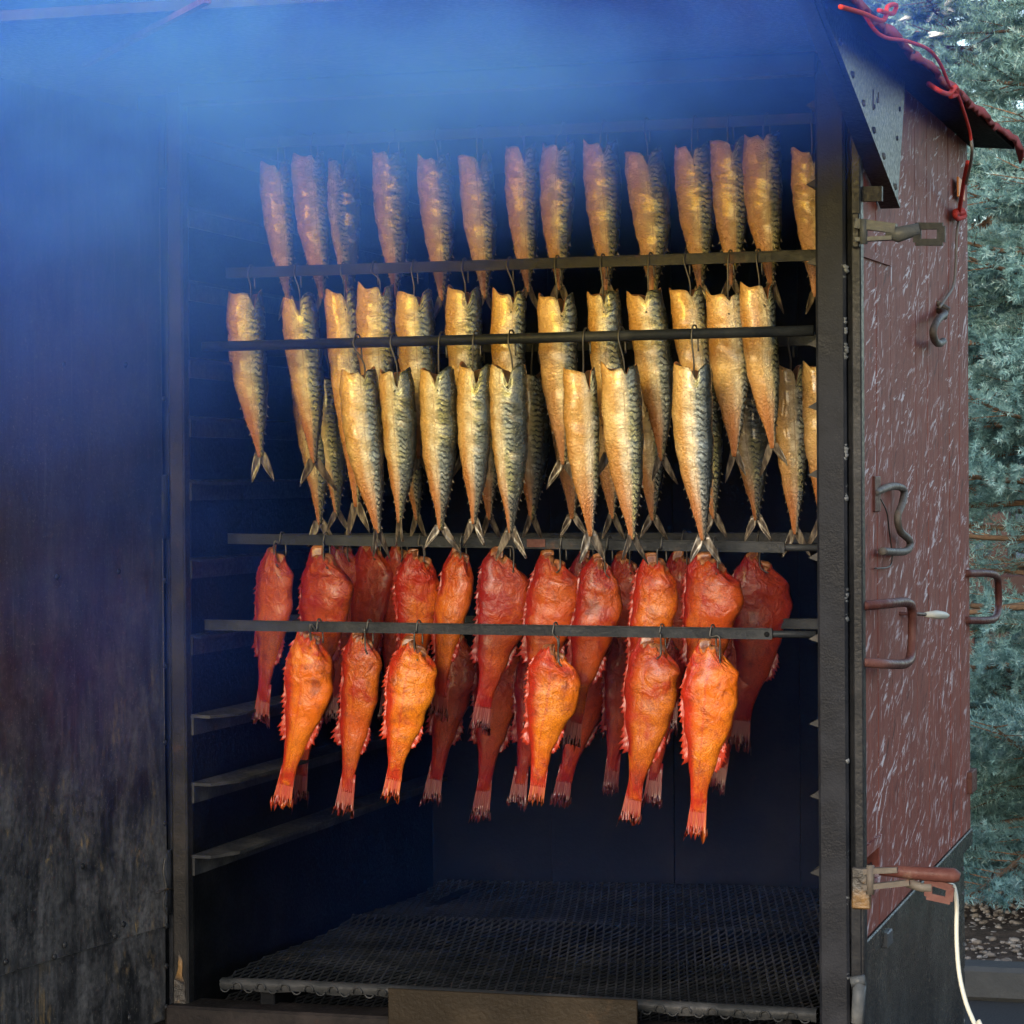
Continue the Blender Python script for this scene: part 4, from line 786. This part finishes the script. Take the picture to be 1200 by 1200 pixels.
# ------------------------------------------------------------------ blue spruce
def spruce(base, Ht, Rad, seed, label):
    g = np.random.default_rng(seed); rr = random.Random(seed)
    e = empty('spruce_tree', base); tag(e, label, 'tree')
    MB().tube([(0, 0, -.1), (.02, .01, Ht*.3), (.0, .02, Ht*.65), (0, 0, Ht)], [.085, .065, .035, .006], 10).build('trunk', 'bark', e, fix=False)
    wood = MB(); tw = []        # twigs: (start, dir, length, weight)
    zl = .22; lev = []
    while zl < Ht-.15:
        nb_ = 9 if zl < Ht*.75 else 6; off = rr.uniform(0, 6.28)
        for k in range(nb_): lev.append((zl+rr.uniform(-.06, .06), off+k*6.283/nb_+rr.uniform(-.25, .25)))
        zl += .17
    for z, az in lev:
        ln = Rad*(1-z/Ht)**.75*rr.uniform(.82, 1.08)+.10; d = Vector((math.cos(az), math.sin(az), 0)); sd_ = Vector((-d.y, d.x, 0)); pts = []
        droop = rr.uniform(-.28, -.08); lift = rr.uniform(.12, .30)
        for q in range(9): t = q/8; pts.append(Vector((0, 0, z))+d*(ln*t)+Vector((0, 0, ln*(droop*t+lift*t*t)))+sd_*(.05*ln*math.sin(t*3+az)))
        wood.tube(pts, [.010*(1-.8*q/8)*(.4+ln) for q in range(9)], 5, cap=False)
        tocam = d.dot(Vector((-.1, -1, 0)).normalized()); left = d.dot(Vector((-1, -.2, 0)).normalized()); vis = max(tocam, left)
        dens = 1. if vis > -.1 else .4
        if .95 < z < 1.4: dens *= .35
        s = .16*ln
        while s < ln:
            t = s/ln; i = min(int(t*8), 7); p = pts[i].lerp(pts[i+1], t*8-i); dr_ = (pts[i+1]-pts[i]).normalized()
            for sg in (-1, 1):
                if rr.random() > dens: continue
                l2 = (.10+.24*ln*(1-t)**.8)*rr.uniform(.7, 1.15); dv = (dr_*rr.uniform(.55, .9)+sd_*sg*rr.uniform(.6, 1.)+Vector((0, 0, rr.uniform(-.25, .3)))).normalized()
                tw.append((p, dv, l2, dens)); wood.tube([p, p+dv*l2], [.0035, .0015], 4, cap=False)
                if l2 > .16:
                    for u in np.arange(.30, .95, .20):
                        for s2 in (-1, 1):
                            dv2 = (dv*.75+(dr_ if s2 > 0 else -dr_*.2)*.4+sd_*sg*.2*s2+Vector((0, 0, rr.uniform(-.4, .4)))).normalized(); tw.append((p+dv*l2*u, dv2, l2*.42*rr.uniform(.7, 1.2), dens))
            s += .074
        tw.append((pts[6], (pts[8]-pts[6]).normalized(), ln*.27, dens))
    wo_ = wood.build('limbs', 'bark', e, fix=False); wo_['kind'] = 'stuff'
    S0, D, Ln, De = (np.array([t[0] for t in tw]), np.array([t[1] for t in tw]), np.array([t[2] for t in tw]), np.array([t[3] for t in tw]))
    cnt = np.maximum(10, (Ln*1000*De*(.55 if seed == 11 else .35)).astype(int)); idx = np.repeat(np.arange(len(tw)), cnt); n = len(idx)
    t = g.random(n); p = S0[idx]+D[idx]*(Ln[idx]*t)[:, None]; d = D[idx]
    rv_ = g.standard_normal((n, 3)); rv_[:, 2] += .35; rv_ -= d*(rv_*d).sum(1)[:, None]; rv_ /= np.linalg.norm(rv_, axis=1)[:, None]+1e-9
    nd = rv_*.80+d*.62+g.standard_normal((n, 3))*.08; nd /= np.linalg.norm(nd, axis=1)[:, None]; nl = g.uniform(.020, .031, n)*(1 if seed == 11 else 1.3)*(1-.35*t**6)
    sv = np.cross(nd, g.standard_normal((n, 3))); sv /= np.linalg.norm(sv, axis=1)[:, None]+1e-9; hw = .0021 if seed == 11 else .0025
    V = np.empty((n, 3, 3)); V[:, 0] = p-sv*hw; V[:, 1] = p+sv*hw; V[:, 2] = p+nd*nl[:, None]
    me = bpy.data.meshes.new('needles'); me.vertices.add(n*3); me.vertices.foreach_set('co', V.ravel()); me.loops.add(n*3); me.loops.foreach_set('vertex_index', np.arange(n*3))
    me.polygons.add(n); me.polygons.foreach_set('loop_start', np.arange(n)*3); me.update(calc_edges=True)
    cv = g.random(len(tw))*.55; a = me.attributes.new('fh', 'FLOAT', 'POINT'); a.data.foreach_set('value', np.repeat(np.clip(cv[idx]+.45*t*g.random(n)+.1*g.random(n), 0, 1), 3).astype(np.float32))
    me.materials.append(M['needles']); o = bpy.data.objects.new('crown', me); col.objects.link(o); o.parent = e; o['kind'] = 'stuff'
    # snow resting on some branches
    m = MB(); pick = []
    def pj(P): d_ = P-CAM; z_ = d_.dot(cF); return 600+FPX*d_.dot(cR)/z_, 600-FPX*d_.dot(cU)/z_
    bv = Vector(base); pr = [pj(t_[0]+t_[1]*t_[2]*.5+bv) for t_ in tw]
    for u, v in ((1078, 16), (1096, 24), (1112, 20), (1064, 30), (1192, 112), (1186, 120), (1168, 10), (1150, 62), (1178, 420), (1160, 300)):
        c_ = sorted(range(len(tw)), key=lambda q: (pr[q][0]-u)**2+(pr[q][1]-v)**2)[:14]; pick += sorted(c_, key=lambda q: (tw[q][0]+bv-CAM).length)[:2]
    pick = pick[:8]
    for q in pick:
        p, dv, l2, _ = tw[q]
        if p.z < 1.3: continue
        c = p+dv*l2*.55+Vector((0, 0, .010)); r0 = rr.uniform(.016, .034); vs = []; sd2 = Vector((-dv.y, dv.x, 0)).normalized()
        for i in range(7):
            for j in range(9):
                th, ph = math.pi*i/6, 2*math.pi*j/9; k_ = rr.uniform(.45, 1.35); vs.append(c+dv*(math.cos(th)*l2*.38)+(sd2*(math.sin(th)*math.cos(ph)*r0)+Vector((0, 0, math.sin(th)*math.sin(ph)*r0*.38)))*k_)
        m.add(vs, [(i*9+j, i*9+(j+1) % 9, i*9+9+(j+1) % 9, i*9+9+j) for i in range(6) for j in range(9)], 0, True)
    so = m.build('snow_patches', 'snow', e, fix=False); so['kind'] = 'stuff'
    print('spruce twigs', len(tw), 'needles', n)
tp = at(1320, 1000, 5.2); spruce((tp.x, 5.2, .05), 4.8, 1.30, 11, 'blue spruce with dense needles and snow patches beside the gravel bed')
tp = at(1170, 1000, 8.6); spruce((tp.x, 8.6, .0), 6.2, 1.7, 5, 'taller spruce standing behind the brown timber fence')

# ------------------------------------------------------------------ smoke
def smoke_mat():
    k = NT('smoke'); p = k.world()
    def blob(c, r, d):
        mp = k.n('Mapping'); mp.vector_type = 'POINT'; k.L(p, mp.inputs[0]); mp.inputs['Scale'].default_value = tuple(1/x for x in r); mp.inputs['Location'].default_value = tuple(-a/b for a, b in zip(c, r))
        gr = k.n('TexGradient', gradient_type='SPHERICAL'); k.L(mp.outputs[0], gr.inputs[0]); return k.math('MULTIPLY', k.ramp(gr.outputs[1], 0, .9), d)
    tot = None
    for c, r, d in SMOKE:
        b = blob(c, r, d); tot = b if tot is None else k.math('ADD', tot, b)
    n = k.noise(p, 2.8, 6, .62, 1.6); tot = k.math('MULTIPLY', tot, k.ramp(n, .28, .72, .2, 1.7))
    pv = k.n('VolumeScatter'); pv.inputs['Color'].default_value = (.055, .185, 1., 1); pv.inputs['Anisotropy'].default_value = 0.
    k.L(tot, pv.inputs['Density']); k.L(pv.outputs[0], k.out.inputs['Volume']); return k.m
SMOKE = [((-.05, -.70, 2.06), (1.0, .8, .66), 1.5), ((.40, -.70, 2.18), (.90, .75, .46), 3.4), ((.02, .12, 2.0), (.45, .45, .50), 1.1), ((.62, .0, 2.12), (.62, .9, .34), 1.4), ((.85, -.50, 2.16), (.55, .6, .36), 1.8), ((-.05, -.35, 1.62), (.55, .5, .80), .35)]
M['smoke'] = smoke_mat()
so = MB().box((-1.1, -1.55, .75), (1.5, .85, 2.75)).build('smoke', 'smoke')
tag(so, 'blue wood smoke drifting out under the smoker roof', 'smoke', kind='stuff')
k = NT('thin_smoke'); pv = k.n('VolumeScatter'); pv.inputs['Color'].default_value = (.05, .22, 1., 1); pv.inputs['Density'].default_value = .035; k.L(pv.outputs[0], k.out.inputs['Volume']); M['thin_smoke'] = k.m
so = MB().box((.002, .03, .71), (.998, DEP-.115, 2.095)).build('smoke', 'thin_smoke')
tag(so, 'thin blue smoke filling the dark inside of the smoker', 'smoke', kind='stuff')
